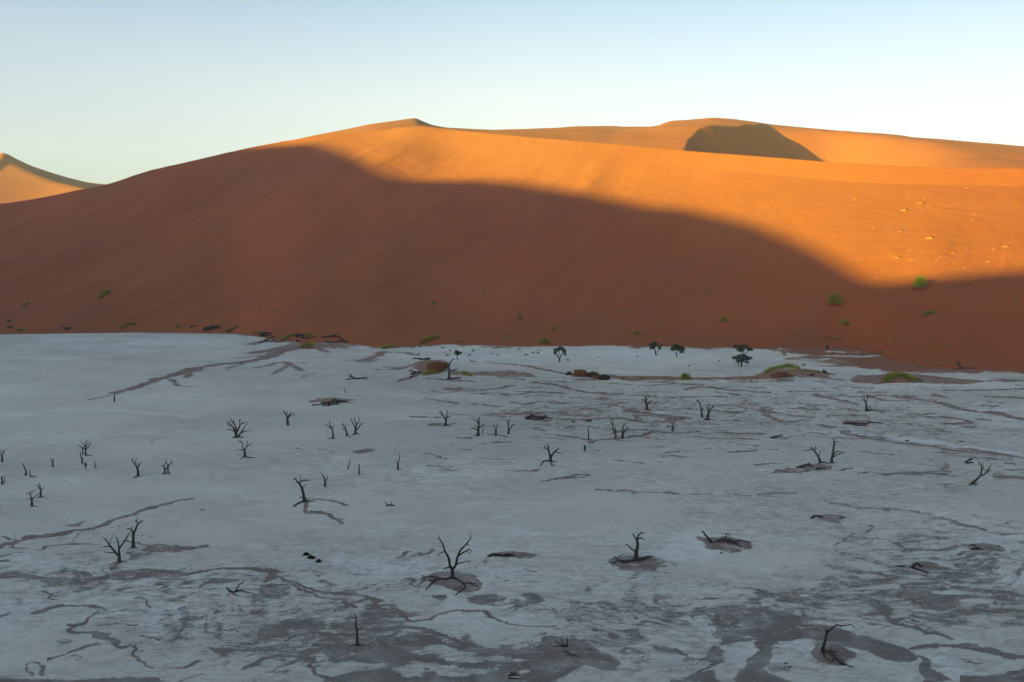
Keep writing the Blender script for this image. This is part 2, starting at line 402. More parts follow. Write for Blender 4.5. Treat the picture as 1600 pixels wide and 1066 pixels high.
# ------------------------------------------------------------------ air
t = bpy.data.materials.new('air'); t.use_nodes = True; nt = t.node_tree; nt.nodes.clear()
oo = nt.nodes.new('ShaderNodeOutputMaterial'); pv = nt.nodes.new('ShaderNodeVolumePrincipled')
pv.inputs['Color'].default_value = (.90, .94, 1.0, 1); pv.inputs['Density'].default_value = 0.00008; pv.inputs['Anisotropy'].default_value = 0.25
nt.links.new(pv.outputs[0], oo.inputs['Volume'])
def haze_box():
    bm = bmesh.new(); bmesh.ops.create_cube(bm, size=1.0)
    me = bpy.data.meshes.new('haze'); bm.to_mesh(me); bm.free(); me.materials.append(t)
    o = bpy.data.objects.new('haze', me); COL.objects.link(o)
    o.scale = (8000, 7500, 480); o.location = (0, 250, 480/2-6)
    tag(o, 'pale thin desert haze over the pan and dunes', kind='stuff')
haze_box()

# ------------------------------------------------------------------ clay pan
a_f = np.linspace(-.53, .53, 1360)
acol = np.concatenate([np.linspace(-1.3, -.53, 60, endpoint=False), a_f, np.linspace(.53, 1.3, 61)[1:]])
pyr = np.linspace(1075, 518, 470)
yrow = np.array([g(800, p).y for p in pyr])
yrow = np.concatenate([np.linspace(60, yrow[0], 20, endpoint=False), yrow, np.linspace(yrow[-1], 900, 25)[1:]])
AA, YY = np.meshgrid(acol, yrow); XX = AA*YY
PX, PY = to_px(XX, YY, 0*XX)
# organic wobble of every outline
wx = (fbm(XX/3.2, YY/3.2, 61, 4)-.5); wy = (fbm(XX/3.2, YY/3.2, 71, 4)-.5)
bx = (fbm(XX/14., YY/14., 62, 3)-.5); by = (fbm(XX/14., YY/14., 72, 3)-.5)
QX, QY = to_px(XX+wx*3.2+bx*6, YY+wy*3.8+by*8, 0*XX)
WN = fbm(XX/5., YY/5., 111, 3)
FOR = (PY-400.0)/F                      # ground foreshortening: one px across vs one px in depth
SANDF = np.zeros(XX.shape); TINT = np.full(XX.shape, .5); RED = np.zeros(XX.shape); REL = np.zeros(XX.shape)
def box(x0, y0, x1, y1, pad):
    fr = max((y0+y1)/2-400, 60)/F
    return (PX > x0-pad/fr*1.3-6) & (PX < x1+pad/fr*1.3+6) & (PY > y0-pad*1.5-4) & (PY < y1+pad*1.5+4)
def seg_d(qx, qy, fr, pts):
    d = np.full(qx.shape, 1e9)
    for (x0, y0), (x1, y1) in zip(pts[:-1], pts[1:]):
        ax = (qx-x0)*fr; ay = qy-y0; bx_ = (x1-x0)*fr; by_ = y1-y0
        t = np.clip((ax*bx_+ay*by_)/(bx_*bx_+by_*by_+1e-9), 0, 1)
        d = np.minimum(d, np.hypot(ax-t*bx_, ay-t*by_))
    return d
def dense_line(pts, n=6):
    P = np.array(pts, float); m = np.gradient(P, axis=0); t = np.linspace(0, len(P)-1, (len(P)-1)*n+1)
    k = np.clip(t.astype(int), 0, len(P)-2); f = (t-k)[:, None]
    C = (2*f**3-3*f**2+1)*P[k]+(f**3-2*f**2+f)*m[k]+(-2*f**3+3*f**2)*P[k+1]+(f**3-f**2)*m[k+1]
    return [tuple(c) for c in C]
def line(pts, w, v=.95, chan='s', red=None, soft=.5):
    """w: thickness in px (in depth)"""
    pts = dense_line(pts)
    xs = [p[0] for p in pts]; ys = [p[1] for p in pts]
    m = box(min(xs), min(ys), max(xs), max(ys), w)
    if not m.any(): return
    d = seg_d(QX[m]*.85+PX[m]*.15, QY[m]*.85+PY[m]*.15, FOR[m], pts)
    w = w*(.55+.9*WN[m])*(.62 if max(ys) < 640 else .85)
    val = .86*v*(1-sst(w*.5*(1-soft), w*.5*(1+soft)+.6, d))
    put(m, val, chan, red)
def poly(pts, v=.95, chan='s', red=None, edge=2.0):
    pts = list(pts)+[pts[0]]
    xs = [p[0] for p in pts]; ys = [p[1] for p in pts]
    m = box(min(xs), min(ys), max(xs), max(ys), edge+2)
    if not m.any(): return
    qx, qy = QX[m]*.75+PX[m]*.25, QY[m]*.75+PY[m]*.25
    d = seg_d(qx, qy, FOR[m], pts); inside = np.zeros(qx.shape, bool)
    for (x0, y0), (x1, y1) in zip(pts[:-1], pts[1:]):
        c = (y0 > qy) != (y1 > qy)
        xi = (x1-x0)*(qy-y0)/((y1-y0) if abs(y1-y0) > 1e-9 else 1e-9)+x0
        inside ^= c & (qx < xi)
    sd = np.where(inside, d, -d)
    put(m, (.8 if chan == 's' else 1)*v*sst(-edge*.5, edge*.7, sd), chan, red)
def ell(cx, cy, rx, ry, v=.9, chan='s', red=None, soft=.35, raw=False):
    m = (abs(PX-cx) < rx*1.8+3) & (abs(PY-cy) < ry*2+3)
    if not m.any(): return
    x, y = (PX[m], PY[m]) if raw else (QX[m]*.7+PX[m]*.3, QY[m]*.7+PY[m]*.3)
    d = np.hypot((x-cx)/rx, (y-cy)/ry)
    put(m, v*(1-sst(1-soft, 1+soft, d)), chan, red)
def put(m, val, chan, red):
    if chan == 's':
        SANDF[m] = np.maximum(SANDF[m], val)
        if red is not None: RED[m] = np.maximum(RED[m], red*np.clip(val*1.2, 0, 1))
    elif chan == 'c': SANDF[m] = SANDF[m]*(1-np.clip(val, 0, 1))          # clay island
    elif chan == 't': TINT[m] = np.clip(TINT[m]+val, 0, 1)
    elif chan == 'z': REL[m] = np.maximum(REL[m], val)

# --- broad density of drifted sand, by place
dens = [(300, 930, 330, 60, .17), (520, 960, 240, 60, .13), (140, 900, 200, 22, .22), (480, 1010, 260, 35, .18), (620, 1000, 200, 30, .2), (780, 1040, 260, 30, .3), (1000, 960, 200, 50, .2), (1080, 1010, 150, 50, .1),
        (1250, 950, 160, 60, .16), (1500, 900, 160, 50, .24), (1400, 1000, 200, 60, .12), (1560, 960, 120, 40, .2), (1350, 850, 220, 30, .14), (1400, 780, 220, 50, .12), (980, 900, 120, 30, .1),
        (1100, 640, 300, 45, .12), (1300, 640, 260, 50, .12), (900, 640, 160, 40, .12), (1500, 720, 180, 60, .10), (640, 860, 120, 25, .1), (820, 690, 300, 50, .05), (1400, 900, 160, 40, .1)]
D = np.zeros(XX.shape)
for cx, cy, rx, ry, v in dens: D += .78*v*np.exp(-((PX-cx)/rx)**2-((PY-cy)/ry)**2)
clean = [(180, 660, 300, 90), (120, 580, 260, 50), (450, 740, 200, 60), (150, 790, 200, 40), (330, 830, 160, 30), (750, 800, 260, 45), (760, 980, 130, 22), (1000, 800, 150, 30), (60, 1010, 90, 40), (1480, 1000, 110, 16), (1180, 870, 130, 30), (1000, 560, 200, 14)]
for cx, cy, rx, ry in clean: D -= .16*np.exp(-((PX-cx)/rx)**2-((PY-cy)/ry)**2)
# swirling veins and flakes: warped noise, stretched a little along the old water lines
wX = XX+(fbm(XX/18., YY/18., 81, 3)-.5)*26; wY = YY+(fbm(XX/18., YY/18., 82, 3)-.5)*26
v1 = 1-np.abs(2*fbm(wX/9., wY/6.5, 83, 3)-1)*2.0
v2 = fbm(wX/3.6, wY/2.2, 84, 5)
v3 = 1-np.abs(2*fbm(wX/20., wY/9., 85, 3)-1)*2.0
n_big = fbm(XX/30., YY/30., 86, 3)
SANDF = .10+D*1.25+(n_big-.5)*.26+(v2-.5)*1.15*(.25+D*2)+np.clip(v1-.70, 0, 1)*1.7*np.clip(.15+D*2.2, 0, 1)+np.clip(v3-.80, 0, 1)*1.6*np.clip(.12+D*1.6, 0, 1)
SANDF = np.clip(SANDF, 0, .62)
SANDF = np.where((PX < 460) & (PY < 860), SANDF*.6, SANDF)

# --- clay tint: brown cast and pale streaks
for cx, cy, rx, ry, v in [(560, 590, 330, 30, .22), (760, 650, 260, 50, .16), (1050, 680, 330, 45, .16), (1150, 770, 300, 50, .12), (520, 700, 200, 50, .10), (1450, 740, 200, 50, .16), (300, 650, 120, 30, .08), (380, 580, 90, 20, .12),
                          (100, 960, 200, 80, -.10), (1000, 560, 190, 14, -.32), (1500, 1010, 200, 40, -.08), (1120, 640, 200, 26, -.1), (1480, 600, 160, 10, -.2), (200, 540, 220, 14, -.12), (760, 560, 120, 10, -.3), (950, 620, 90, 16, .12)]:
    TINT += v*np.exp(-((PX-cx)/rx)**2-((PY-cy)/ry)**2)
TINT += (fbm(XX/40., YY/22., 91, 4)-.5)*.5
pale = 1-np.abs(2*fbm(wX/34., wY/11., 92, 3)-1)*2.2
TINT -= np.clip(pale-.78, 0, 1)*1.0*sst(.45,.65,fbm(XX/9.,YY/9.,101,3))
TINT += np.clip((1-np.abs(2*fbm(wX/26., wY/8., 93, 3)-1)*2.2)-.75, 0, 1)*.6*sst(.4,.6,fbm(XX/9.,YY/9.,102,3))
line([(1318, 674), (1370, 680), (1430, 688), (1500, 698), (1560, 706), (1600, 712)], 5, -.6, 't')
line([(1250, 671), (1330, 675)], 3, -.4, 't')
line([(640, 734), (700, 739), (780, 744)], 2, -.35, 't')
line([(690, 652), (640, 654), (600, 655)], 1.5, -.4, 't')
line([(110, 640), (220, 645), (300, 652)], 3, -.25, 't')

# --- the drawn drifts
L = line
# dendritic seep on the left
L([(180, 614), (205, 607), (215, 603), (250, 592), (285, 580), (330, 571), (380, 566), (410, 560), (450, 548), (480, 542)], 3.2, .95, red=.35)
L([(140, 625), (180, 616), (200, 608)], 1.8, .75, red=.3)
L([(262, 592), (275, 602), (290, 604), (305, 603)], 1.6, .8, red=.3); L([(288, 590), (292, 583), (312, 578)], 1.8, .85, red=.3)
L([(355, 576), (370, 571), (385, 565)], 1.6, .8, red=.3); L([(370, 560), (400, 557), (440, 552)], 2, .8, red=.3)
L([(400, 575), (420, 571), (440, 566), (455, 570), (470, 579)], 1.8, .8, red=.3); L([(425, 585), (440, 577), (452, 571)], 1.6, .75, red=.3); L([(420, 567), (480, 567)], 1.4, .7, red=.3)
L([(392, 538), (410, 534), (430, 531)], 3, .8, red=.4); L([(400, 552), (440, 545), (470, 538)], 4, .85, red=.4); L([(470, 590), (490, 583)], 1.4, .6)
L([(480, 545), (500, 547), (515, 551)], 1.8, .8, red=.4)
L([(545, 563), (570, 562), (590, 556), (600, 550)], 2.2, .85, red=.5); L([(560, 566), (580, 561), (595, 553)], 1.6, .8, red=.5); L([(575, 566), (588, 562)], 1.4, .8); L([(600, 552), (625, 551), (650, 556)], 2, .8, red=.5)
L([(585, 578), (620, 577), (650, 571), (680, 566)], 2.2, .85, red=.5); L([(620, 596), (640, 590), (660, 582)], 2.2, .8, red=.5); L([(600, 574), (640, 575)], 1.4, .8, red=.4)
L([(150, 860), (90, 865)], .1)
# left channel
L([(-10, 857), (20, 849), (48, 838), (100, 831), (160, 819), (200, 807), (245, 793), (290, 784)], 3.4, .95, red=.35)
L([(-5, 841), (18, 842), (26, 846)], 2, .9, red=.3); L([(20, 851), (40, 857), (62, 860), (85, 850), (120, 849), (165, 848)], 2, .85, red=.3); L([(120, 849), (130, 828), (205, 818)], .1)
L([(62, 861), (72, 867)], 1.5, .7); poly([(95, 821), (110, 817), (121, 818), (112, 823), (98, 824)], .85, red=.2)
L([(0, 873), (20, 869), (33, 868)], 4, .85, red=.2); L([(0, 880), (14, 880)], 3, .8)
L([(215, 836), (245, 834), (270, 833)], 1.3, .7); L([(205, 841), (245, 847), (262, 851)], 2.2, .85)
poly([(233, 858), (248, 848), (262, 845), (290, 850), (310, 851), (338, 848), (330, 856), (300, 860), (280, 866), (258, 862), (240, 862)], .8, red=.15)
poly([(200, 862), (222, 858), (244, 862), (235, 869), (210, 870)], .7)
# long sand belt at y~900
poly([(-10, 897), (40, 893), (70, 899), (110, 896), (150, 894), (180, 893), (210, 889), (232, 886), (262, 888), (300, 893), (300, 903), (250, 905), (200, 901), (160, 904), (120, 912), (70, 908), (30, 906), (-10, 906)], .8, red=.1, edge=4)
L([(290, 899), (320, 892), (345, 887), (380, 886), (405, 889), (420, 895), (418, 906), (410, 912)], 5, .95, red=.2)
L([(415, 905), (440, 912), (470, 916), (500, 921), (540, 928), (570, 935), (583, 941), (585, 950)], 4.6, .95, red=.2)
L([(590, 950), (615, 951), (630, 957), (645, 968), (665, 971), (690, 968), (715, 961), (745, 960), (755, 969), (775, 975), (820, 980), (870, 973)], 3.4, .95, red=.2)
L([(410, 918), (445, 919), (480, 924), (510, 936), (535, 946), (552, 953)], 3.8, .92, red=.15)
poly([(400, 920), (440, 918), (450, 925), (445, 938), (420, 938), (405, 930)], .7)
L([(75, 917), (80, 925), (95, 932)], 2.4, .9); L([(88, 950), (110, 945), (135, 944), (150, 950)], 3.6, .92); L([(138, 952), (136, 962), (118, 972), (105, 978)], 3, .92)
L([(108, 978), (130, 983), (160, 987), (190, 1000), (200, 1012)], 4.5, .85); L([(160, 1000), (148, 1006), (125, 1014), (100, 1024), (88, 1032)], 2.6, .92)
L([(86, 1032), (68, 1034), (56, 1040), (58, 1046), (72, 1048), (84, 1044), (87, 1036)], 3, .9)
L([(170, 990), (200, 1008)], 7, .75); L([(137, 971), (200, 971), (218, 966)], 2, .85); L([(195, 940), (210, 938), (222, 944)], 2.2, .85); L([(160, 954), (195, 946)], 1.5, .7)
L([(60, 958), (85, 949), (100, 944)], 4, .8); L([(0, 967), (15, 961), (26, 956)], 3, .85); L([(225, 996), (250, 993), (254, 998)], 2, .8); L([(262, 1002), (282, 997)], 1.2, .7)
L([(212, 1010), (225, 1020), (245, 1034), (280, 1036), (300, 1030)], 3, .85); L([(240, 1058), (265, 1058), (290, 1060), (310, 1055)], 3, .85); L([(120, 1025), (135, 1022), (138, 1030), (125, 1033)], 2, .8)
for p in [(30, 940, 30, 7), (95, 925, 30, 7), (100, 1000, 26, 10), (330, 950, 60, 14), (390, 985, 50, 10), (345, 1040, 30, 8), (470, 960, 50, 14), (540, 980, 40, 22), (500, 1020, 60, 10), (650, 870, 30, 9)]:
    ell(*p, .42, soft=.8)
L([(475, 986), (480, 994), (505, 1000), (530, 1005), (560, 1010)], 4, .9); L([(370, 1050), (400, 1038), (430, 1036), (470, 1044), (500, 1060)], 6, .85)
L([(600, 987), (640, 982), (660, 984), (680, 993), (710, 1000), (735, 1006)], 6, .95)
L([(615, 910), (640, 920), (650, 914), (640, 905)], 2.2, .8); L([(640, 905), (660, 905), (690, 915)], 2, .7)
# big dark sand sheet near the bottom middle
poly([(620, 1000), (655, 990), (700, 1000), (735, 1005), (760, 1008), (800, 1008), (835, 1004), (850, 996), (880, 998), (905, 1005), (930, 1018), (960, 1035), (955, 1050), (900, 1048), (880, 1062), (820, 1075), (520, 1080), (480, 1072), (505, 1058), (560, 1050), (600, 1040), (560, 1030), (540, 1018), (570, 1008)], .85, red=.05, edge=5)
for p in [(745, 1030, 60, 4), (690, 1022, 34, 6), (700, 1046, 50, 5), (560, 1046, 40, 7), (640, 1052, 30, 5), (810, 1044, 14, 3)]: ell(*p, .8, 'c', soft=.5)
# sheets around the middle tree and to its right
poly([(655, 906), (672, 900), (700, 899), (740, 903), (757, 918), (755, 924), (735, 928), (712, 932), (690, 926), (668, 920)], .92, red=.25, edge=2)
poly([(665, 933), (680, 932), (694, 940), (690, 948), (676, 946), (666, 940)], .9); poly([(726, 938), (745, 934), (785, 933), (795, 938), (770, 946), (745, 948), (728, 944)], .85)
poly([(790, 955), (810, 940), (835, 930), (848, 932), (845, 942), (820, 952), (795, 958)], .8); poly([(832, 992), (850, 990), (852, 996), (838, 998)], .8)
poly([(860, 928), (885, 934), (930, 935), (1010, 938), (1080, 945), (1110, 958), (1090, 965), (1040, 962), (980, 962), (930, 958), (880, 965), (875, 945)], .55, edge=7)
poly([(948, 885), (965, 873), (1010, 866), (1040, 870), (1040, 882), (1015, 890), (985, 893), (955, 892)], .82, red=.25, edge=2)
L([(930, 888), (950, 876), (975, 864), (1010, 860)], 1.4, .7); L([(1030, 868), (1045, 876), (1048, 882)], 1.4, .7)
poly([(1085, 838), (1110, 842), (1150, 850), (1176, 850), (1172, 860), (1145, 866), (1125, 862), (1105, 852), (1088, 846)], .9, red=.3, edge=2)
poly([(1100, 1008), (1120, 1015), (1115, 1000), (1125, 985), (1120, 970), (1108, 962), (1060, 958), (1120, 950), (1180, 950), (1300, 975), (1240, 1000), (1180, 1010), (1150, 1028), (1120, 1052), (1150, 1080), (1000, 1080), (1090, 1055), (1105, 1040), (1060, 1032), (1015, 1024), (985, 1000), (1030, 1015), (1080, 1030)], .8, edge=4)
poly([(985, 985), (1000, 978), (1020, 982), (1060, 988), (1095, 978), (1080, 972), (1105, 968), (1118, 975), (1110, 990), (1112, 1005), (1105, 1018), (1085, 1030), (1060, 1026), (1035, 1012), (1005, 1010)], .97, 'c', edge=2)
poly([(1125, 1015), (1145, 1008), (1178, 1010), (1170, 1035), (1140, 1045), (1130, 1052), (1100, 1056), (1130, 1035)], .95, 'c', edge=2)
poly([(1205, 1035), (1225, 1020), (1258, 1010), (1275, 1020), (1280, 1040), (1296, 1052), (1292, 1075), (1230, 1072), (1200, 1050)], .97, 'c', edge=3)
poly([(1200, 1040), (1232, 1044), (1225, 1050), (1205, 1049)], .85)
poly([(1165, 1030), (1180, 1010), (1225, 990), (1245, 982), (1300, 985), (1340, 996), (1390, 1000), (1425, 1012), (1430, 1024), (1400, 1038), (1375, 1036), (1345, 1022), (1290, 1018), (1250, 1005), (1225, 1010), (1205, 1028), (1195, 1045), (1215, 1062), (1260, 1080), (1160, 1080), (1150, 1050)], .9, edge=3)
L([(1150, 958), (1185, 956), (1220, 968), (1260, 982)], 6, .85); poly([(1180, 930), (1220, 925), (1262, 930), (1270, 945), (1295, 955), (1294, 964), (1270, 950), (1220, 948), (1190, 940)], .72, edge=4)
L([(1328, 938), (1352, 937), (1368, 942), (1370, 950), (1362, 956), (1385, 962), (1410, 964), (1425, 972)], 3.2, .92); L([(1385, 963), (1400, 970), (1430, 980), (1455, 985), (1478, 992)], 4, .9)
poly([(1405, 945), (1398, 928), (1410, 915), (1440, 910), (1490, 915), (1560, 920), (1610, 925), (1610, 965), (1560, 960), (1530, 958), (1560, 945), (1500, 944), (1470, 956), (1440, 952)], .72, edge=5)
poly([(1490, 934), (1515, 932), (1550, 935), (1548, 942), (1510, 941)], .9, 'c', edge=2); ell(1480, 922, 30, 3, .7, 'c'); ell(1580, 948, 16, 3, .6, 'c')
poly([(1440, 878), (1480, 882), (1525, 890), (1520, 903), (1480, 902), (1450, 892)], .75, edge=4)
L([(1420, 1005), (1460, 1002), (1510, 1004), (1540, 1015), (1585, 1030), (1610, 1030)], 8, .85); poly([(1420, 1010), (1450, 1025), (1465, 1045), (1490, 1070), (1425, 1075), (1430, 1050), (1435, 1030)], .85, edge=3); L([(1500, 1030), (1530, 1036)], 4, .7)
L([(1560, 1060), (1610, 1052)], 8, .9)
L([(1280, 780), (1330, 792), (1400, 798), (1450, 806), (1500, 822), (1560, 836), (1610, 838)], 5, .6); L([(1300, 850), (1330, 840), (1400, 843), (1430, 858)], 4, .7); L([(1340, 820), (1365, 826), (1320, 840)], 1.5, .6)
poly([(1268, 806), (1290, 808), (1322, 820), (1318, 824), (1290, 818)], .85, red=.3); poly([(1515, 852), (1540, 858), (1570, 868), (1600, 874), (1600, 880), (1560, 870), (1520, 858)], .75)
# middle distance: flat brown drifts
for pts, w in [([(835, 598), (870, 601), (910, 612), (960, 618)], 3), ([(820, 632), (850, 628), (890, 630)], 2.5), ([(1010, 602), (1060, 600), (1100, 602)], 3), ([(1075, 609), (1110, 606), (1140, 610), (1200, 613)], 3.5), ([(940, 615), (1000, 618), (1050, 621), (1140, 620)], 2),
               ([(985, 641), (1030, 648), (1080, 652), (1050, 655)], 3.5), ([(960, 676), (1000, 671), (1060, 676), (1100, 674)], 3), ([(880, 657), (920, 656), (960, 654), (1010, 658)], 2.6), ([(920, 692), (945, 686), (975, 684), (1000, 680), (1030, 673)], 2.2),
               ([(1330, 620), (1400, 618), (1430, 620)], 3), ([(1400, 620), (1460, 628), (1520, 642), (1545, 644), (1600, 656)], 3.4), ([(1480, 610), (1530, 610), (1600, 607)], 4), ([(1400, 593), (1480, 596), (1600, 595)], 4), ([(1355, 618), (1380, 625), (1420, 627)], 2.4), ([(1460, 617), (1480, 622)], 3), ([(1545, 619), (1600, 621)], 2.4),
               ([(1450, 652), (1490, 654), (1510, 661)], 3), ([(1480, 662), (1515, 663)], 3), ([(1200, 650), (1225, 661), (1250, 658)], 2.4), ([(1270, 616), (1300, 622), (1330, 630)], 2.5), ([(1130, 676), (1160, 678), (1190, 679)], 3), ([(1090, 684), (1140, 687), (1180, 687)], 2),
               ([(1380, 742), (1430, 739), (1490, 738)], 3), ([(1320, 675), (1400, 690), (1480, 702), (1560, 714)], 2.5), ([(1560, 745), (1610, 746)], 5), ([(1500, 700), (1550, 708), (1610, 716)], 4), ([(1350, 740), (1480, 742)], 2.5),
               ([(770, 646), (800, 645), (835, 648)], 2.2), ([(700, 609), (750, 611), (800, 602)], 2.2), ([(760, 614), (800, 616), (850, 612)], 2), ([(670, 622), (700, 628), (720, 630)], 1.8), ([(850, 750), (880, 748), (920, 744)], 2), ([(865, 750), (900, 743), (918, 742)], 2.5), ([(940, 765), (990, 770), (1060, 772)], 2.4), ([(1040, 774), (1150, 772), (1240, 770)], 1.6),
               ([(620, 870), (640, 860), (660, 865), (680, 856)], 2.4), ([(500, 800), (520, 806), (538, 818)], 4), ([(475, 785), (490, 800), (520, 804)], 3), ([(470, 775), (520, 782), (535, 790)], 2.6), ([(470, 700), (520, 706)], 1), ([(1230, 612), (1290, 612)], 2), ([(1150, 592), (1260, 590), (1320, 594)], 3.0)]:
    L(pts, w*.75, .95, red=.45 if pts[0][1] < 720 else .2)
for k in range(150):            # short flat dashes of sand, thickest between y 590 and 700 on the right
    x = random.Random(k*7+1).uniform(640, 1600); y = random.Random(k*13+5).uniform(588, 735); l = random.Random(k*3+9).uniform(12, 55); s_ = random.Random(k*5+2).uniform(-.03, .12)
    L([(x, y), (x+l*.5, y+s_*l*.4), (x+l, y+s_*l)], random.Random(k).uniform(.9, 1.7), .85, red=.4)
poly([(545, 702), (565, 699), (585, 700), (582, 705), (560, 708), (548, 706)], .72)
# the ridge of sand that parts the two pans, with its hummocks
poly([(640, 578), (660, 565), (690, 563), (702, 568), (700, 578), (690, 586), (660, 588)], .95, red=.9, edge=1.5)
poly([(700, 578), (740, 581), (800, 579), (840, 585), (840, 590), (780, 590), (700, 586)], .8, red=.8, edge=1.5)
poly([(740, 570), (790, 567), (850, 575), (890, 584), (890, 588), (840, 582), (790, 575)], .35, red=.3, edge=2)
L([(760, 566), (820, 572), (870, 581), (900, 586), (940, 588)], 2, .9, red=.6)
poly([(930, 583), (980, 586), (1040, 587), (1100, 590), (1180, 588), (1200, 582), (1262, 578), (1310, 585), (1290, 592), (1200, 594), (1100, 594), (1040, 594), (980, 596), (950, 592)], .95, red=.95, edge=1.5)
poly([(1320, 592), (1345, 586), (1380, 588), (1450, 586), (1500, 592), (1560, 596), (1500, 601), (1430, 600), (1380, 600), (1330, 599)], .92, red=.8, edge=1.5)
# sandy flat between the far pan and the right-hand pan
poly([(1215, 562), (1250, 556), (1300, 549), (1360, 548), (1500, 560), (1500, 584), (1400, 584), (1330, 574), (1260, 573), (1300, 569), (1240, 563)], .9, red=.95, edge=2)
ap = sst(1190, 1262, PX+(fbm(XX/14., YY/14., 131, 3)-.5)*60)*sst(0, -3, PY-np.interp(PX, [1190, 1260, 1320, 1345, 1400, 1440, 1480, 1900], [552, 556, 565, 577, 583, 583, 579, 590]))
SANDF = np.maximum(SANDF, ap*.9); RED = np.maximum(RED, ap)
for x0, x1, y in [(1255, 1290, 561), (1295, 1365, 549.5), (1290, 1375, 556), (1345, 1372, 578)]: L([(x0, y), ((x0+x1)/2, y+1), (x1, y)], 2.2, .9, 'c')
# sand skirts where the dune meets the clay
base_py = np.interp(PX, [p for p, q in BASE], [q for p, q in BASE])
sk = (PY-base_py)
SK = sst(6, -1, sk+(fbm(XX/12., YY/30., 95, 4)-.5)*17)
SK = np.where(PX < 380, sst(1.4, -.4, sk), SK)
SANDF = np.maximum(SANDF, SK*.8); RED = np.maximum(RED, SK)
far = sst(640, 560, PY)
RED = np.maximum(RED, .7*far*(PX > 520)); RED = np.maximum(RED, .42*sst(820, 640, PY))
# toe of the near dune
toe_s = sst(1052, 1064, PY+(fbm(XX/9., YY/4., 96, 4)-.5)*14)
SANDF = np.maximum(SANDF, .9*toe_s*((PX < 250) | (PX > 1500)))
# hummocks of sand (real relief)
MOUNDS = [(706, 905, 46, 14, .45), (992, 878, 44, 11, .35), (1135, 852, 44, 13, .5), (1298, 1025, 40, 26, .5), (368, 925, 22, 9, .3), (890, 1020, 40, 14, .45), (800, 868, 44, 6, .4), (672, 574, 34, 10, 2.2), (505, 542, 60, 6, 2.0),
          (1232, 586, 46, 8, 2.4), (1405, 592, 44, 8, 2.2), (910, 588, 14, 3, 1.8), (932, 589, 12, 4, 1.6), (520, 628, 40, 6, .9), (838, 653, 26, 4, .7), (205, 512, 30, 6, 1.5), (1298, 811, 30, 7, .4), (1540, 857, 40, 8, .4), (1442, 886, 26, 8, .4),
          (1272, 731, 30, 6, .4), (1345, 661, 30, 5, .4), (465, 530, 34, 6, 1.6), (184, 878, 20, 6, .2), (472, 786, 24, 5, .2), (1517, 724, 20, 6, .3), (1150, 655, 30, 4, .25), (1290, 728, 40, 5, .25)]
for cx, cy, rx, ry, hgt in MOUNDS:
    dd = ((PX-cx)/rx)**2+((PY-cy)/ry)**2
    REL = np.maximum(REL, hgt*np.exp(-dd*1.6)*(.8+.4*fbm(XX/2.5, YY/2.5, 97, 3)))
    if hgt >= .35:
        f_ = .68*(1-sst(.5, 1.05, dd+(fbm(XX/3., YY/3., 98, 4)-.5)*1.5))
        SANDF = np.maximum(SANDF, f_); 
        if cy < 700: RED = np.maximum(RED, f_*.9)
        else: RED = np.maximum(RED, f_*.25)
REL = REL+(fbm(XX/25., YY/25., 99, 3)-.5)*.12
TINT = np.clip(TINT, 0, 1)
DET = np.clip(.52+D*2.2+(fbm(XX/50., YY/50., 121, 3)-.5)*1.2, .12, 1)
M = np.stack([SANDF, TINT, np.clip(RED, 0, 1), DET], -1)
o = grid_mesh('clay_pan', XX, YY, REL, M_PAN, M); tag(o, kind='structure')
yr_ = YY[:, 0]
def pan_z(X, Y):
    if not (yr_[0] < Y < yr_[-1]): return 0.0
    a = X/Y; i = np.searchsorted(yr_, Y)-1; j = np.searchsorted(acol, a)-1
    i = min(max(i, 0), len(yr_)-2); j = min(max(j, 0), len(acol)-2)
    return float(REL[i:i+2, j:j+2].mean())
def ground_pt(px, py):
    """point on the pan or on the dune under this pixel"""
    if py <= np.interp(px, [p for p, q in BASE], [q for p, q in BASE]): return on_dune(px, py)
    p = g(px, py)
    for _ in range(3): p = g(px, py, pan_z(p.x, p.y))
    return p
# ------------------------------------------------------------------ materials of the things
def wood_material(name, a, b, c=None):
    t = NT(name)
    n = t.noise(t.pos((1, 1, .25)), 14, 6, .7, .4)
    k = t.mix(t.mapr(n, .3, .7), a, b)
    if c: k = t.mix(t.math('MULTIPLY', t.mapr(t.noise(t.pos(), 1.3, 3, .5), .5, .7), .6), k, c)
    t.col(k); t.bump(n, .05, .9); t.b.inputs['Roughness'].default_value = .85
    return t.m
M_WOOD = wood_material('charred_wood', (.030, .026, .024), (.085, .072, .062), (.115, .095, .075))
M_DARKWOOD = wood_material('dark_brush', (.022, .019, .018), (.065, .05, .042))
M_BARK = wood_material('acacia_bark', (.05, .036, .028), (.12, .09, .07))
def leaf_material(name, a, b):
    t = NT(name)
    g_ = t.n('ShaderNodeNewGeometry'); n = t.noise(t.pos(), .9, 3, .6)
    k = t.mix(g_.outputs['Random Per Island'], a, b)
    k = t.mix(t.math('MULTIPLY', t.mapr(n, .35, .65), .5), k, tuple(x*.6 for x in a))
    t.col(k); t.b.inputs['Roughness'].default_value = .7
    return t.m
M_LEAF = leaf_material('acacia_leaf', (.038, .066, .028), (.070, .11, .042))
M_NARA = leaf_material('green_thorn_bush', (.19, .21, .022), (.30, .31, .038))
M_NARAY = leaf_material('yellow_green_grass', (.27, .25, .035), (.36, .30, .06))
M_DRY = leaf_material('dry_grass', (.26, .21, .06), (.38, .30, .10))
M_DKGREEN = leaf_material('dark_shrub', (.020, .030, .012), (.040, .050, .018))
def plain(name, c, rough=.8):
    t = NT(name); n = t.noise(t.pos(), 25, 3, .6)
    t.col(t.mix(t.math('MULTIPLY', n, .3), c, tuple(x*.65 for x in c))); t.b.inputs['Roughness'].default_value = rough
    return t.m
M_HUM = M_SAND
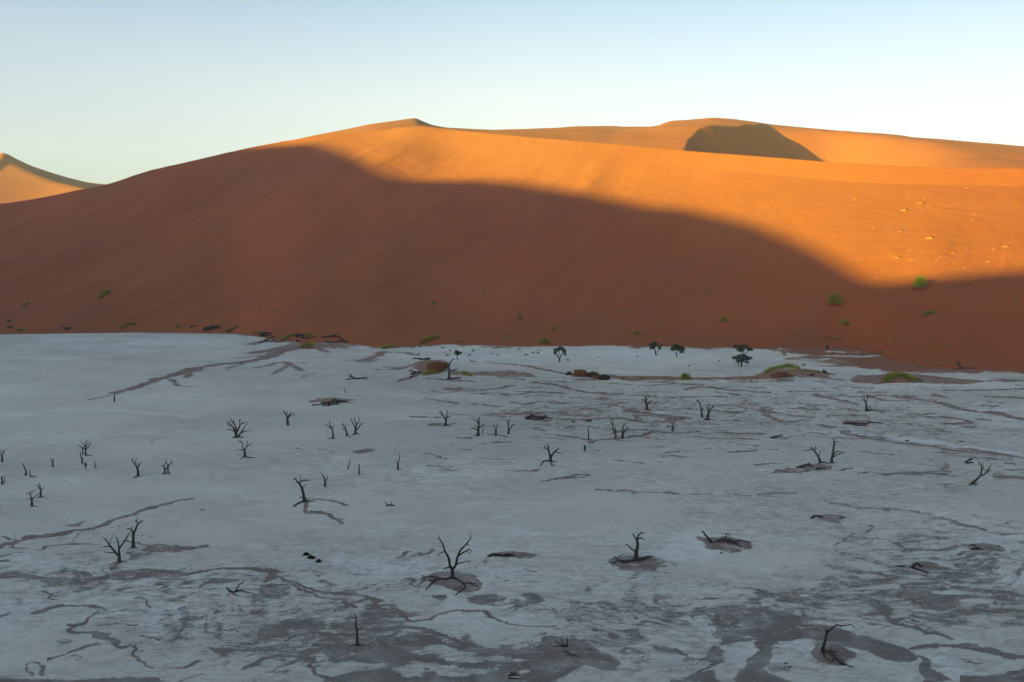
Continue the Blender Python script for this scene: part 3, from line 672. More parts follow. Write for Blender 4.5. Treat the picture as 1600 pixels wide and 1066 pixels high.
M_EARTH = wood_material('red_earth', (.105, .045, .028), (.20, .085, .045), (.06, .034, .026))

# ------------------------------------------------------------------ mesh building
class MB:
    def __init__(s): s.v = []; s.f = []
    def tube(s, P, Rr, n=7, rng=None, knob=0.0):
        P = [Vector(p) for p in P]; base = len(s.v); up = None
        for i, p in enumerate(P):
            d = (P[min(i+1, len(P)-1)]-P[max(i-1, 0)])
            if d.length < 1e-6: d = Vector((0, 0, 1))
            d.normalize()
            if up is None: up = d.orthogonal().normalized()
            else:
                up = up-d*up.dot(d)
                up = up.normalized() if up.length > 1e-5 else d.orthogonal().normalized()
            w = d.cross(up)
            for k in range(n):
                a = 2*math.pi*k/n; r = Rr[i]*(1+(rng.uniform(-knob, knob) if rng else 0))
                s.v.append(p+(up*math.cos(a)+w*math.sin(a))*r)
        for i in range(len(P)-1):
            for k in range(n):
                a = base+i*n+k; b = base+i*n+(k+1) % n
                s.f.append((a, b, b+n, a+n))
        s.f.append(tuple(base+k for k in reversed(range(n)))); s.f.append(tuple(base+(len(P)-1)*n+k for k in range(n)))
    def blade(s, p, tip, w, bend=None):
        p = Vector(p); tip = Vector(tip); d = tip-p
        side = d.cross(Vector((random.random()-.5, random.random()-.5, .2))).normalized()*w*.5
        mid = (p+tip)*.5+(bend or Vector((0, 0, 0)))
        b = len(s.v); s.v += [p-side, p+side, mid+side*.8, mid-side*.8, tip]
        s.f += [(b, b+1, b+2, b+3), (b+3, b+2, b+4)]
    def leaf(s, c, r, rng):
        n = Vector((rng.gauss(0, 1), rng.gauss(0, 1), rng.gauss(0, 1)+.6)).normalized(); a = n.orthogonal().normalized(); b_ = n.cross(a)
        t = rng.uniform(0, 6.28); u = a*math.cos(t)+b_*math.sin(t); w = n.cross(u)
        b = len(s.v); s.v += [c-u*r, c+w*r*.55, c+u*r, c-w*r*.55]; s.f.append((b, b+1, b+2, b+3))
    def build(s, name, mat, parent=None, origin=None, smooth=True):
        me = bpy.data.meshes.new(name)
        o0 = Vector(origin) if origin is not None else Vector((0, 0, 0))
        me.from_pydata([tuple(v-o0) for v in s.v], [], s.f); me.update()
        if smooth: me.polygons.foreach_set('use_smooth', [True]*len(me.polygons))
        me.materials.append(mat)
        o = bpy.data.objects.new(name, me); COL.objects.link(o)
        if parent is not None: o.parent = parent
        elif origin is not None: o.location = o0
        return o
def empty(name, loc):
    o = bpy.data.objects.new(name, None); COL.objects.link(o); o.location = loc; o.empty_display_size = .3
    return o
def dens_path(P, R_, rng, jit, sub=4):
    """Catmull-Rom path with a little gnarl"""
    P = [Vector(p) for p in P]; out = []; ro = []
    for i in range(len(P)-1):
        p0 = P[max(i-1, 0)]; p1 = P[i]; p2 = P[i+1]; p3 = P[min(i+2, len(P)-1)]
        for k in range(sub):
            t = k/sub
            q = .5*((2*p1)+(-p0+p2)*t+(2*p0-5*p1+4*p2-p3)*t*t+(-p0+3*p1-3*p2+p3)*t**3)
            j = jit if (i or k) else 0
            out.append(q+Vector((rng.uniform(-j, j), rng.uniform(-j, j), rng.uniform(-j, j)))); ro.append(R_[i]*(1-t)+R_[i+1]*t)
    out.append(P[-1]); ro.append(R_[-1])
    return out, ro

def dead_tree(label, base, parts, seed=1, name='dead_tree', cat='dead tree', group=None, mat=None, twigs=3, foliage=None, thick=1.18):
    """parts: (kind, [(px,py)..], r0, r1) in photograph pixels; kind t trunk, b branch, r root lying on the ground"""
    rng = random.Random(seed); mat = mat or M_WOOD
    G = ground_pt(*base); d = G.y*cP-(G.z-H)*sP; m = d/F
    if len([p for p in parts if p[0] != 'x']) == 1 and not foliage:
        root = None
    else: root = empty(name, G)
    nodes = []                              # placed points: (px, py, Y)
    made = 0
    for kind, pts, r0, r1 in parts:
        r0, r1 = r0*thick, r1*thick
        n = len(pts); Rr = [max((r0+(r1-r0)*i/(n-1)), .12)*m for i in range(n)]
        if kind == 'r':
            P = []
            for i, (x, y) in enumerate(pts):
                q = ground_pt(x, y); q.z += Rr[i]*rng.uniform(.2, .9)
                if i == 0: q = G+Vector(((x-base[0])*m, 0, Rr[0]*.8)) if abs(x-base[0]) < 5 and abs(y-base[1]) < 5 else q
                P.append(q)
            nodes += [(x, y, p.y) for (x, y), p in zip(pts, P)]
        else:
            if kind == 't' and not nodes: Y0 = G.y
            else:
                if nodes: Y0 = min(nodes, key=lambda q: (q[0]-pts[0][0])**2+(q[1]-pts[0][1])**2)[2]
                else: Y0 = G.y
            k = rng.uniform(-.7, .7) if kind == 'b' else rng.uniform(-.1, .1)
            P = []; L_ = 0
            for i, (x, y) in enumerate(pts):
                if i: L_ += math.hypot(x-pts[i-1][0], y-pts[i-1][1])*m
                Yi = Y0+k*L_
                P.append(Vector(at_depth(x, y, Yi))); nodes.append((x, y, Yi))
            if kind == 't': P[0].z = G.z-.25; P[0] = Vector((P[0].x, P[0].y, min(P[0].z, G.z)))
            if kind == 't':                     # root flare
                Rr[0] *= 1.35
        mb = MB(); Q, q_r = dens_path(P, Rr, rng, m*.16, 4)
        mb.tube(Q, q_r, 8, rng, .16)
        if kind == 'b' and twigs:
            for _ in range(twigs):
                i = rng.randrange(len(Q)//3, len(Q)); p = Q[i]; dr = (Q[-1]-Q[max(0, i-5)]).normalized()
                dr = (dr+Vector((rng.gauss(0, .7), rng.gauss(0, .7), rng.gauss(.25, .5)))).normalized()
                l = m*rng.uniform(1.6, 4.2); rr = max(q_r[-1]*.55, .10*m)
                a = p+dr*l*.5+Vector((0, 0, l*.06)); b2 = p+dr*l+Vector((0, 0, l*rng.uniform(-.05, .3)))
                mb.tube([p, a, b2], [rr, rr*.8, rr*.35], 5, rng, .1)
        if root is None:
            o = mb.build(name, mat, None, G)
            tag(o, label, cat, group); return o
        nm = {'t': 'trunk', 'b': 'branch', 'r': 'root'}[kind]
        mb.build(nm, mat, root, G); made += 1
    if foliage:
        for (fx, fy, rx, ry) in foliage:
            mb = MB(); c = Vector(at_depth(fx, fy, G.y))
            for _ in range(160):
                v = Vector((rng.gauss(0, .5), rng.gauss(0, .5), rng.gauss(0, .5)))
                if v.length > 1: continue
                mb.leaf(c+Vector((v.x*rx*m, v.y*rx*m, v.z*ry*m)), .42*m, rng)
            mb.build('foliage', M_LEAF, root, G)
    tag(root, label, cat, group)
    return root
t_, b_, r_ = 't', 'b', 'r'
GD = 'dead trees standing on the clay pan'
DT = dead_tree
# ---- foreground
DT('largest dead tree with two tall forking limbs and roots sprawled over a brown mound', (707, 903.5), [
 (t_, [(707.2, 904), (706.8, 897), (706.7, 891), (706.5, 887)], 2.6, 2.2),
 (b_, [(706.2, 888.5), (702.8, 884), (701.6, 874), (698.5, 867), (695.2, 861.5), (692, 851), (688.6, 845), (685.6, 840.8), (686, 838)], 1.9, .45),
 (b_, [(695, 861.5), (688.5, 864.5), (683.3, 868.3)], .9, .4),
 (b_, [(703.5, 886), (697.5, 887.3), (693, 889.2)], 1.3, .5),
 (b_, [(707, 888.5), (711.5, 884.5), (714, 874), (717.5, 863.5), (722, 857), (727.5, 851.5), (732, 846), (735.5, 840.5), (734.8, 837), (733.8, 833)], 1.9, .3),
 (b_, [(727, 851.8), (730, 851), (733.2, 852.3)], .7, .35),
 (b_, [(717, 868), (723, 864), (728.6, 861), (732, 858.8), (735, 859.5), (736.8, 861.5)], 1.2, .4),
 (b_, [(729, 861), (731.5, 863), (734, 866.5)], .6, .3),
 (b_, [(712, 883), (718, 880), (726, 878), (735, 876.5)], 1.1, .45),
 (r_, [(706, 904), (694, 906), (680, 903), (668, 901.5), (657, 905.5)], 1.5, .6), (r_, [(690, 905), (680, 908), (668, 907)], .9, .5),
 (r_, [(679, 905), (672, 914), (665, 922)], 1.1, .5), (r_, [(683, 904), (676, 911), (671, 917)], .9, .5), (r_, [(668, 902), (665, 908)], .7, .4),
 (r_, [(709, 904), (718, 908), (724, 912), (732, 911), (744, 912.5)], 1.5, .5), (r_, [(732, 911), (740, 915), (747, 917)], .9, .5),
 (r_, [(722, 911), (727, 918), (718, 925), (711, 931)], 1.3, .5), (r_, [(722, 918), (715, 919), (709, 922)], .9, .4), (r_, [(727, 924), (733, 924), (738, 926)], .7, .4)], 11, group=GD, twigs=1)
DT('gnarled dead tree with thick short trunk and one low left limb on a sand patch', (993.5, 876.5), [
 (t_, [(993.8, 877), (994, 868), (994, 862), (996, 855), (996.2, 850), (995.3, 845), (994.4, 842)], 3.0, 1.5),
 (b_, [(994.2, 843), (991.5, 839), (988, 833.5)], 1.2, .5), (b_, [(995.5, 842), (997.5, 837), (1001, 833.5), (1006.5, 833.3)], 1.3, .5), (b_, [(1001, 833.5), (1002.2, 830)], .6, .3),
 (b_, [(995.5, 842.5), (1000, 841), (1004, 842), (1007.8, 843.6)], 1.2, .5), (b_, [(993, 862), (987, 858), (982, 853), (977.3, 850)], 1.2, .6),
 (r_, [(992, 877), (980, 877.5), (970, 877), (961, 872)], 1.8, .8), (b_, [(961, 872.5), (961.3, 870.5), (961, 868.8)], .8, .4), (r_, [(985, 878), (975, 880), (965, 877.5), (956, 880.5), (951, 877.5)], 1.2, .5),
 (r_, [(996, 877), (1003, 873.8), (1012, 871), (1020, 870)], 2.2, .7), (r_, [(998, 878), (1008, 875), (1016, 872)], 1.4, .6)], 12, group=GD, twigs=1)
DT('dark dead tree with limbs spreading left, beside a tall straight fork-topped trunk', (186, 878), [
 (t_, [(186.3, 878.3), (186.3, 872), (186.4, 867), (186, 859), (186.5, 856)], 2.3, 1.2),
 (b_, [(186.5, 857), (191.5, 850), (197, 842), (201, 835.5), (203.5, 832.3)], 1.3, .5), (b_, [(186.3, 857), (184.8, 849.5), (183.5, 843), (180.5, 839.5)], 1.2, .5),
 (b_, [(185.8, 868.5), (180, 863), (174.5, 856), (170, 850), (166, 844), (161, 840)], 1.6, .5), (b_, [(172, 854), (165, 854.3), (159.5, 855.2)], .8, .35),
 (b_, [(178.5, 863), (168, 863.5), (163, 862.5)], .9, .4), (b_, [(171.5, 851), (174, 841), (178.5, 834)], .45, .25),
 (r_, [(185, 879), (178, 881), (168, 883)], .9, .4), (r_, [(188, 878.5), (194, 878), (199, 877)], .8, .4)], 13, group=GD, twigs=1)
DT('tall straight dead trunk with a forked top and a ragged tuft of twigs', (208.2, 856), [
 (t_, [(208.2, 857), (208.2, 844), (208.2, 832)], 2.2, 1.7),
 (b_, [(208.4, 833), (211, 829), (213.5, 823), (216.5, 818), (222.5, 813.5)], 1.6, .7), (b_, [(215.8, 819), (212.5, 814.5), (210, 815)], .7, .3), (b_, [(212.5, 815), (213.2, 808)], .6, .25), (b_, [(213.4, 817), (216, 811)], .5, .25),
 (b_, [(208, 832.5), (205.5, 829), (203, 826.5), (197.5, 826.5)], 1.2, .5), (b_, [(206.5, 829.5), (206, 823)], .6, .3),
 (r_, [(206, 857), (200, 857.5)], .7, .3), (r_, [(210, 857), (215, 856)], .7, .3)], 14, group=GD, twigs=1)
DT('low broken stump with one crooked upright limb beside a curved sand channel', (366, 925), [
 (t_, [(366, 926), (362, 925.5), (357, 921.5), (353.6, 917.5)], 2.0, .9), (b_, [(366, 925), (369, 923), (371.5, 918), (374, 913), (379, 911.5), (380, 907.5), (382.8, 906)], 1.3, .45),
 (r_, [(369, 924), (377, 923.8), (384, 926), (393, 927), (399, 930)], 1.2, .4), (r_, [(362, 928), (367, 930), (374, 931)], 1, .5)], 15, group=GD, twigs=0)
DT('lone bare pole of a dead trunk without limbs near the bottom of the picture', (558, 1008.5), [
 (t_, [(558, 1009.5), (558.2, 996), (557.7, 984.5), (556.3, 978), (556, 966), (554.2, 958.4)], 1.9, .55), (b_, [(557, 980), (555.6, 980.2), (554.2, 981)], .8, .4), (b_, [(558.3, 982.8), (562, 982.4), (566, 981)], .5, .25),
 (r_, [(556, 1009), (551, 1009), (546.5, 1010)], 1.0, .4), (r_, [(560, 1009), (565, 1008.5), (570, 1008)], .9, .4)], 16, group=GD, twigs=0)
DT('leaning dead trunk with a long arm arching right over a tangle of roots', (1286, 1020), [
 (t_, [(1285.8, 1021), (1286, 1012), (1289, 1002), (1291, 992), (1291.7, 982)], 2.8, 1.0),
 (b_, [(1291.6, 990.5), (1294, 987.5), (1298, 984), (1304, 978.5), (1308.5, 976.5), (1315, 977.8), (1323, 977), (1330.5, 976.5), (1335.5, 981.7)], 1.4, .5), (b_, [(1310, 977), (1312.5, 978.3), (1315.5, 979.3)], .8, .4),
 (r_, [(1287, 1020), (1295, 1021), (1303, 1026), (1309, 1033), (1316, 1040)], 2.4, 1.2), (r_, [(1285, 1022), (1290, 1029), (1298, 1033.5)], 1.2, .7), (r_, [(1298, 1034), (1306, 1027)], 1.0, .6), (r_, [(1297, 1017), (1302, 1019), (1308, 1018)], 1.2, .6),
 (b_, [(1311, 1035.5), (1318, 1036), (1325, 1035.5), (1333, 1033), (1339, 1029.5)], 1.1, .4), (r_, [(1304, 1030), (1313, 1036), (1324, 1040), (1332, 1043)], 1.2, .6), (r_, [(1315, 1032), (1318, 1041)], .8, .5)], 17, group=GD, twigs=0)
FG = 'fallen dead trees and driftwood on the pan'
DT('fallen dead tree with four short spikes of branch, bottom centre of the pan', (886.5, 1010.5), [
 (t_, [(886.6, 1011.5), (892.7, 1017), (900.6, 1021.5), (908.5, 1024.5), (912.5, 1029)], 1.9, .9), (b_, [(886.6, 1010), (886.6, 1003.3), (886, 998.4), (885.4, 994.3)], 1.1, .4), (b_, [(885.8, 1010), (880, 1004), (877.7, 1001)], .8, .4),
 (b_, [(884, 1011), (877.5, 1007.5), (871.3, 1004), (866.2, 1000)], 1.2, .5), (r_, [(884, 1011.5), (877, 1010.5), (870, 1009.5), (864.3, 1011.2)], 1.2, .6), (r_, [(881.7, 1018), (889.6, 1021.6), (903.6, 1026.5)], 1.2, .8), (r_, [(885, 1024), (895, 1026)], .8, .5), (r_, [(920, 1014), (928, 1018)], .8, .4)], 18, name='fallen_tree', cat='fallen tree', group=FG, twigs=1)
DT('fallen dead tree with an upturned left limb over a brown sand hollow', (1112, 848), [
 (t_, [(1112, 848.5), (1125, 845), (1135, 843.5), (1148, 845.5), (1160, 844.5), (1172, 847.5)], 1.5, .5), (b_, [(1112, 848), (1106, 840.5), (1100.8, 834.5), (1098.9, 830.4), (1095, 830.8)], 1.9, .5),
 (b_, [(1132, 843), (1134, 839.5), (1135.5, 834.2), (1138, 834.5), (1141.5, 837.5)], 1.0, .5), (r_, [(1120, 846), (1124, 843), (1132, 842)], 1.2, .7), (r_, [(1130, 847), (1145, 850), (1157, 853), (1165, 857)], 1.1, .5), (r_, [(1140, 844), (1150, 850), (1156, 854)], 1.3, .7),
 (r_, [(1125, 864), (1129, 865)], 1.0, .6), (r_, [(1135, 848), (1142, 846), (1155, 849)], 1.1, .5)], 19, name='fallen_tree', cat='fallen tree', group=FG, twigs=3)
# ---- middle distance, left
DT('small forked dead tree cut by the left edge of the photo', (3.4, 722), [(t_, [(3.4, 722.5), (3.3, 713)], 1.3, 1.0), (b_, [(3.3, 714), (1, 709), (.5, 704.5)], .8, .35), (b_, [(3.3, 713.5), (4.3, 709), (4, 704)], .8, .35), (b_, [(3.5, 712), (6, 706.5), (7.5, 703.5)], .6, .3)], 21, group=GD)
DT('bent bare trunk leaning left with no branches', (38.9, 743), [(t_, [(38.9, 743.5), (41, 737.4), (38.3, 731.8), (35.5, 723.4)], 1.3, .5)], 22, group=GD)
DT('thin slanting snag with a stub of root on its right', (47.9, 745.9), [(t_, [(47.9, 746), (47, 740), (46.2, 734.6)], .8, .4), (r_, [(48, 746), (51, 745.6), (55, 744.5)], .7, .5)], 23, group=GD)
DT('small dead tree shaped like a Y, alone on pale clay', (82.2, 729.5), [(t_, [(82.2, 730), (82.8, 725)], 1.1, .8), (b_, [(82.8, 725.5), (80.5, 720), (78.8, 716)], .8, .35), (b_, [(82.8, 725), (83.4, 720), (83.3, 716)], .7, .3)], 24, group=GD, twigs=1)
DT('thick bare post and thin stem cut by the left edge', (3.4, 757), [(t_, [(3.4, 757.5), (2.8, 743.6)], 1.2, .8), (b_, [(6.6, 755.5), (7, 750), (7.9, 743)], .6, .35)], 25, group=GD, twigs=1)
DT('small dead tree with a fan of three limbs, behind its neighbour', (63.6, 777.4), [(t_, [(63.6, 778), (63.6, 766.5)], 1.3, 1.1), (b_, [(63.5, 767.5), (60.8, 761), (55.2, 758.3)], .9, .4), (b_, [(63.5, 767), (62.5, 759.5), (61.4, 755)], .8, .35), (b_, [(63.8, 766.8), (65.5, 764.5), (68.2, 762.6)], .7, .35), (r_, [(62, 778), (57, 778.3)], .7, .3), (r_, [(65, 778), (71, 777.6)], .7, .3)], 26, group=GD)
DT('small dead tree whose right arm touches the tree behind it', (50, 791.5), [(t_, [(50, 792), (49.5, 781.4), (48.4, 776.8)], 1.5, 1.0), (b_, [(49.6, 781), (54, 777), (61.4, 771.6)], .8, .4), (b_, [(48.4, 777.2), (47.9, 770.5), (53, 767.3)], .7, .35), (b_, [(48.2, 774), (44.5, 772), (41.2, 772)], .5, .3), (b_, [(49.3, 781), (45, 779.8), (41.4, 780.3)], .6, .3), (b_, [(48, 772), (46, 769)], .4, .25), (r_, [(51, 792), (59, 791.6)], .7, .3)], 27, group=GD)
DT('bushy dead tree with a round fan of limbs beside a pair of snags', (134.4, 712.2), [(t_, [(134.4, 712.8), (133.9, 707), (133.4, 702)], 1.2, 1.0), (b_, [(133.4, 703), (133.9, 695), (134.4, 687)], .9, .35), (b_, [(133.3, 702.8), (129, 700), (122, 695)], .8, .35), (b_, [(133.4, 700.5), (130.2, 694.1), (126, 689.7)], .8, .35), (b_, [(133.6, 703), (138.2, 697.8), (143.2, 691.3)], .9, .4), (b_, [(133.8, 699), (137, 694), (138.2, 690.5)], .6, .3), (r_, [(135, 712.6), (143.5, 712.2)], .8, .3)], 28, group=GD)
DT('slim dark snag left of the bushy dead tree', (129.6, 710.8), [(t_, [(129.7, 711.2), (129, 706), (128.4, 700.5)], 1.0, .4)], 29, group=GD)
DT('crooked snag in front of the bushy dead tree', (129, 724.4), [(t_, [(129.2, 725), (127.5, 716.4), (126, 711.7), (124.9, 705)], 1.1, .4), (b_, [(127.5, 717), (129.5, 716.4), (131.6, 717)], .6, .3)], 30, group=GD, twigs=1)
DT('thinnest stake of dead wood, right of the walker in dark clothes', (148.8, 731.3), [(t_, [(148.8, 731.6), (148.5, 720.7)], .5, .35), (r_, [(147, 731.6), (152, 731.5)], .5, .3)], 31, group=GD)
DT('dead tree with a leaning trunk and three short upright forks', (216.3, 744), [(t_, [(216.3, 744.8), (215.2, 734.5), (212.8, 727.4)], 1.7, 1.1), (b_, [(213, 728), (208.8, 722.8), (206.2, 719.6), (208.3, 714.7)], .9, .35), (b_, [(215.2, 733), (217.3, 727), (221.8, 721.6)], .9, .4), (b_, [(212.8, 727.5), (212, 720), (213.4, 716.8)], .6, .3), (b_, [(217, 727.5), (215, 722.5)], .5, .3), (r_, [(215, 745), (211, 746.6), (207.5, 747.6)], 1.0, .4)], 32, group=GD)
DT('squat dead tree with two parallel trunks joined at the base', (259.8, 740.4), [(t_, [(258.2, 741), (257.2, 732.4), (255.6, 728.1)], 1.3, .8), (b_, [(262.5, 740.8), (262.5, 729.2), (266, 725), (269.6, 721.6)], 1.2, .45), (b_, [(255.8, 728.5), (252.2, 727)], .7, .35), (b_, [(256, 728.5), (257.6, 724)], .6, .3), (b_, [(262.4, 730), (259.8, 724), (259.3, 718.4)], .6, .3), (b_, [(257.6, 733), (262.3, 730.5)], .9, .8), (r_, [(256, 741.2), (252, 741.4)], .8, .4), (r_, [(263, 741), (267, 740.6)], .8, .4)], 33, group=GD)
DT('widest dead tree of the pan, a dense bush of bare limbs on two trunks', (369.8, 684), [(t_, [(369.3, 684.4), (368.8, 679), (368.5, 674)], 2.3, 1.7), (b_, [(373, 683.6), (375, 678.2), (380.7, 675), (389.8, 672.3)], 1.5, .4), (b_, [(376, 677), (380.7, 670), (382.3, 666.8), (387.4, 661.8)], .9, .35),
 (b_, [(368.4, 675), (364.4, 668.5), (361.1, 664.4), (354.4, 661.4)], 1.2, .4), (b_, [(367.5, 676), (362.8, 671.7), (356, 671.2)], .9, .35), (b_, [(363.5, 667.5), (359.5, 666), (355.2, 665)], .6, .3), (b_, [(368.5, 675), (368.5, 668.5), (366, 662.8), (362, 657.9), (359.3, 655.2)], 1.3, .4), (b_, [(361.5, 664.8), (358.5, 660.5), (355.5, 658)], .6, .3),
 (b_, [(369.8, 675.5), (372.9, 669.3), (375, 662.8), (373.7, 656)], 1.4, .45), (b_, [(374.8, 663.6), (379.8, 661.5), (386.5, 659.3)], .8, .35), (b_, [(366.5, 664), (365, 658)], .5, .3), (b_, [(374, 658), (376, 655)], .5, .3), (r_, [(368, 684.6), (362, 684.8)], 1.0, .4), (r_, [(374, 684.2), (380, 684)], 1.0, .4)], 34, group=GD, twigs=4)
DT('dead tree with thin arms reaching left, just below the widest one', (382.6, 714.5), [(t_, [(382.7, 715.2), (382.3, 703.4)], 1.5, 1.2), (b_, [(382, 704.2), (379.8, 700.2), (378.2, 692.8), (371.5, 688.6)], 1.0, .35), (b_, [(378.5, 694), (374.6, 688)], .5, .3), (b_, [(381.8, 704), (374.1, 702.6), (368.2, 704.4)], .7, .35), (b_, [(382.6, 703.6), (385.5, 697.7), (388.8, 696), (392.3, 693.4)], 1.0, .4), (b_, [(385.8, 698), (386.7, 688.6)], .5, .25), (r_, [(381, 715), (376.3, 716.6)], 1.0, .4), (r_, [(384, 715), (391, 716), (399.5, 715.5)], 1.0, .4)], 35, group=GD, twigs=2)
DT('dead tree with a stout trunk and a small crown of forked stubs', (449.6, 664.4), [(t_, [(449.8, 665), (449.3, 658), (448.9, 653)], 1.7, 1.4), (b_, [(448.9, 654), (447.3, 648.1), (444, 644.9), (443.6, 642.2)], 1.2, .45), (b_, [(449.4, 653.5), (452.2, 650.6), (455.4, 647.7), (460.5, 647.2)], 1.1, .4), (b_, [(450.5, 652), (452.2, 647.3), (454.8, 644.7)], .8, .35), (b_, [(448, 649.5), (448.5, 642.2)], .6, .3)], 36, group=GD)
DT('dead tree with one arm stretched left, first of a row of three', (520.6, 685.8), [(t_, [(520.7, 686.4), (520, 674.9), (518.5, 669)], 1.2, .9), (b_, [(518.6, 669.8), (512.7, 666), (508.7, 663.8)], .8, .4), (b_, [(518.4, 669.5), (515.4, 662.5), (515, 657.8)], .8, .35), (b_, [(518.6, 669), (522.3, 664.5)], .5, .3), (r_, [(519, 686), (510, 685.4)], .6, .3)], 37, group=GD)
DT('spindly ragged dead tree, middle of the row of three', (542.4, 681.5), [(t_, [(542.6, 682), (540.4, 672), (537.5, 666.2), (535.3, 659.4)], 1.2, .4), (b_, [(540.6, 673), (537, 671.6), (533.6, 669.6)], .6, .3), (b_, [(538.6, 668.5), (536, 665), (533.8, 664.4)], .5, .3), (b_, [(539.6, 670.5), (540.4, 664)], .5, .3)], 38, group=GD, twigs=4)
DT('dead tree with many upswept limbs, last of the row of three', (555.6, 678.6), [(t_, [(555.6, 679.2), (555.6, 671)], 1.5, 1.3), (b_, [(555.4, 672), (552.7, 664), (548.2, 656.4)], 1.0, .35), (b_, [(555.7, 671.6), (556.4, 663.3), (554.2, 656), (553.6, 652.6)], 1.0, .35), (b_, [(556.3, 664.4), (561.5, 657.5), (560, 650.8)], .7, .3), (b_, [(556, 672), (560.7, 667.6), (563, 664), (566.7, 662.3)], 1.1, .4), (b_, [(551, 660.6), (547.5, 654)], .5, .3), (r_, [(557, 679), (562, 678.4)], .8, .4), (r_, [(554, 679.2), (549, 680)], .8, .4)], 39, group=GD, twigs=4)
DT('tiny broken stub between two dead trees', (547, 684), [(t_, [(547, 684.4), (546.6, 681)], .8, .4)], 40, group=GD)
DT('short leaning stake of dead wood', (543.4, 732.8), [(t_, [(543.4, 733.2), (545, 727), (547.3, 719.3)], .9, .4)], 41, group=GD)
DT('straight upright post of dead wood right of the leaning stake', (561.2, 741.8), [(t_, [(561.2, 742.2), (561.2, 725)], .85, .7)], 42, group=GD)
DT('slender dead tree with thin forked top, alone in mid pan', (621.8, 733.8), [(t_, [(621.8, 734.3), (622.1, 723)], 1.3, .8), (b_, [(622, 724.5), (619, 720), (616.5, 717.6)], .6, .3), (b_, [(622.1, 723.8), (624, 715.6), (624.5, 709.6)], .8, .3), (r_, [(620, 734.4), (627, 734)], .7, .4)], 43, group=GD, twigs=1)
DT('small dead tree forked like a slingshot behind the bent one', (507.9, 760.4), [(t_, [(507.9, 761), (507.9, 751)], 1.3, 1.1), (b_, [(507.8, 752), (505.5, 744.7), (503.5, 741), (501.3, 739)], .9, .4), (b_, [(508, 751.8), (511, 747.5), (512.4, 743.5)], .9, .4), (b_, [(506.5, 748), (507.5, 744)], .4, .25)], 44, group=GD, twigs=2)
DT('tall dead tree bent left with a flat arm stretched right at the top', (477, 784), [(t_, [(477.2, 785), (474.2, 773.8), (472, 763.6), (467.2, 755)], 2.2, 1.3), (b_, [(467.5, 756), (463.3, 751.3), (461, 748.4), (458.6, 747.8)], 1.3, .5), (b_, [(467.2, 755), (472.7, 751.3), (478, 750.4), (484.6, 750.5)], 1.1, .5), (b_, [(468.6, 753), (469.6, 748), (469.4, 742)], .5, .25), (b_, [(472.2, 764), (475, 760.5), (478, 756.2)], .7, .3), (b_, [(461.4, 749), (462.6, 746)], .5, .3),
 (r_, [(476, 785), (469, 786), (464, 788.5), (459, 792)], 1.6, 1.2), (r_, [(479, 784.6), (485, 783.6), (492, 783.3)], 1.4, .6)], 45, group=GD, twigs=0)
# ---- middle distance, centre
DT('dead tree split into a narrow V of bare limbs', (695.8, 664.7), [(t_, [(695.8, 665.4), (697, 656)], 1.5, 1.2), (b_, [(696.8, 657), (692.5, 649.7), (688.5, 642)], 1.1, .4), (b_, [(692.8, 650.4), (688, 646), (685.3, 643.8)], .6, .3), (b_, [(697.2, 656), (698.1, 648.7), (698.6, 640)], 1.0, .35), (b_, [(698, 652.5), (700, 650.6), (703, 651)], .7, .35), (r_, [(694, 665.4), (690.5, 665.8)], .9, .4), (r_, [(697, 665.3), (702, 665)], .9, .4)], 46, group=GD)
DT('dead tree like a ladder with side arms on a thick central stem', (747, 681), [(t_, [(746.9, 681.8), (747.8, 671.2), (748.2, 663), (748.3, 655)], 1.9, .8), (b_, [(747, 673.6), (743, 670.3), (739, 669.4), (735.3, 669)], 1.0, .4), (b_, [(747.2, 670), (744.5, 666.5), (742.5, 664)], .7, .35), (b_, [(748, 664.4), (745, 658), (742.5, 656.4), (739.6, 656)], .9, .35), (b_, [(748.3, 669.5), (752.5, 664.7), (755, 662.6)], .9, .4), (b_, [(748.2, 657), (749.6, 651.6)], .5, .25), (b_, [(748.2, 656.6), (746.6, 650.8)], .5, .25), (r_, [(745, 681.8), (742, 682)], 1.0, .5)], 47, group=GD, twigs=2)
DT('thin curved stem just right of the ladder-like dead tree', (754, 677.3), [(t_, [(754, 677.6), (754.6, 670), (755.6, 664), (758, 662)], .6, .25)], 48, group=GD)
DT('small dead tree shaped like a tuning fork', (774.8, 680.6), [(t_, [(774.8, 681.2), (774.8, 673)], 1.2, .9), (b_, [(774.7, 674), (772.5, 668), (770.6, 660.6)], .8, .35), (b_, [(774.9, 674), (776.6, 668), (776.4, 662.4)], .8, .3)], 49, group=GD, twigs=2)
DT('dead tree with a hooked right arm, right of the tuning-fork tree', (794.5, 678.3), [(t_, [(794.5, 679), (795, 672)], 1.4, 1.1), (b_, [(794.9, 673), (793.8, 662.8), (792.6, 656)], 1.0, .4), (b_, [(794, 665), (796.4, 657), (796.6, 651.2)], .6, .25), (b_, [(795.2, 673), (799.4, 665.6), (802, 663.6), (805.4, 662.6)], .9, .35), (b_, [(793.2, 659), (791, 656)], .5, .3)], 50, group=GD, twigs=2)
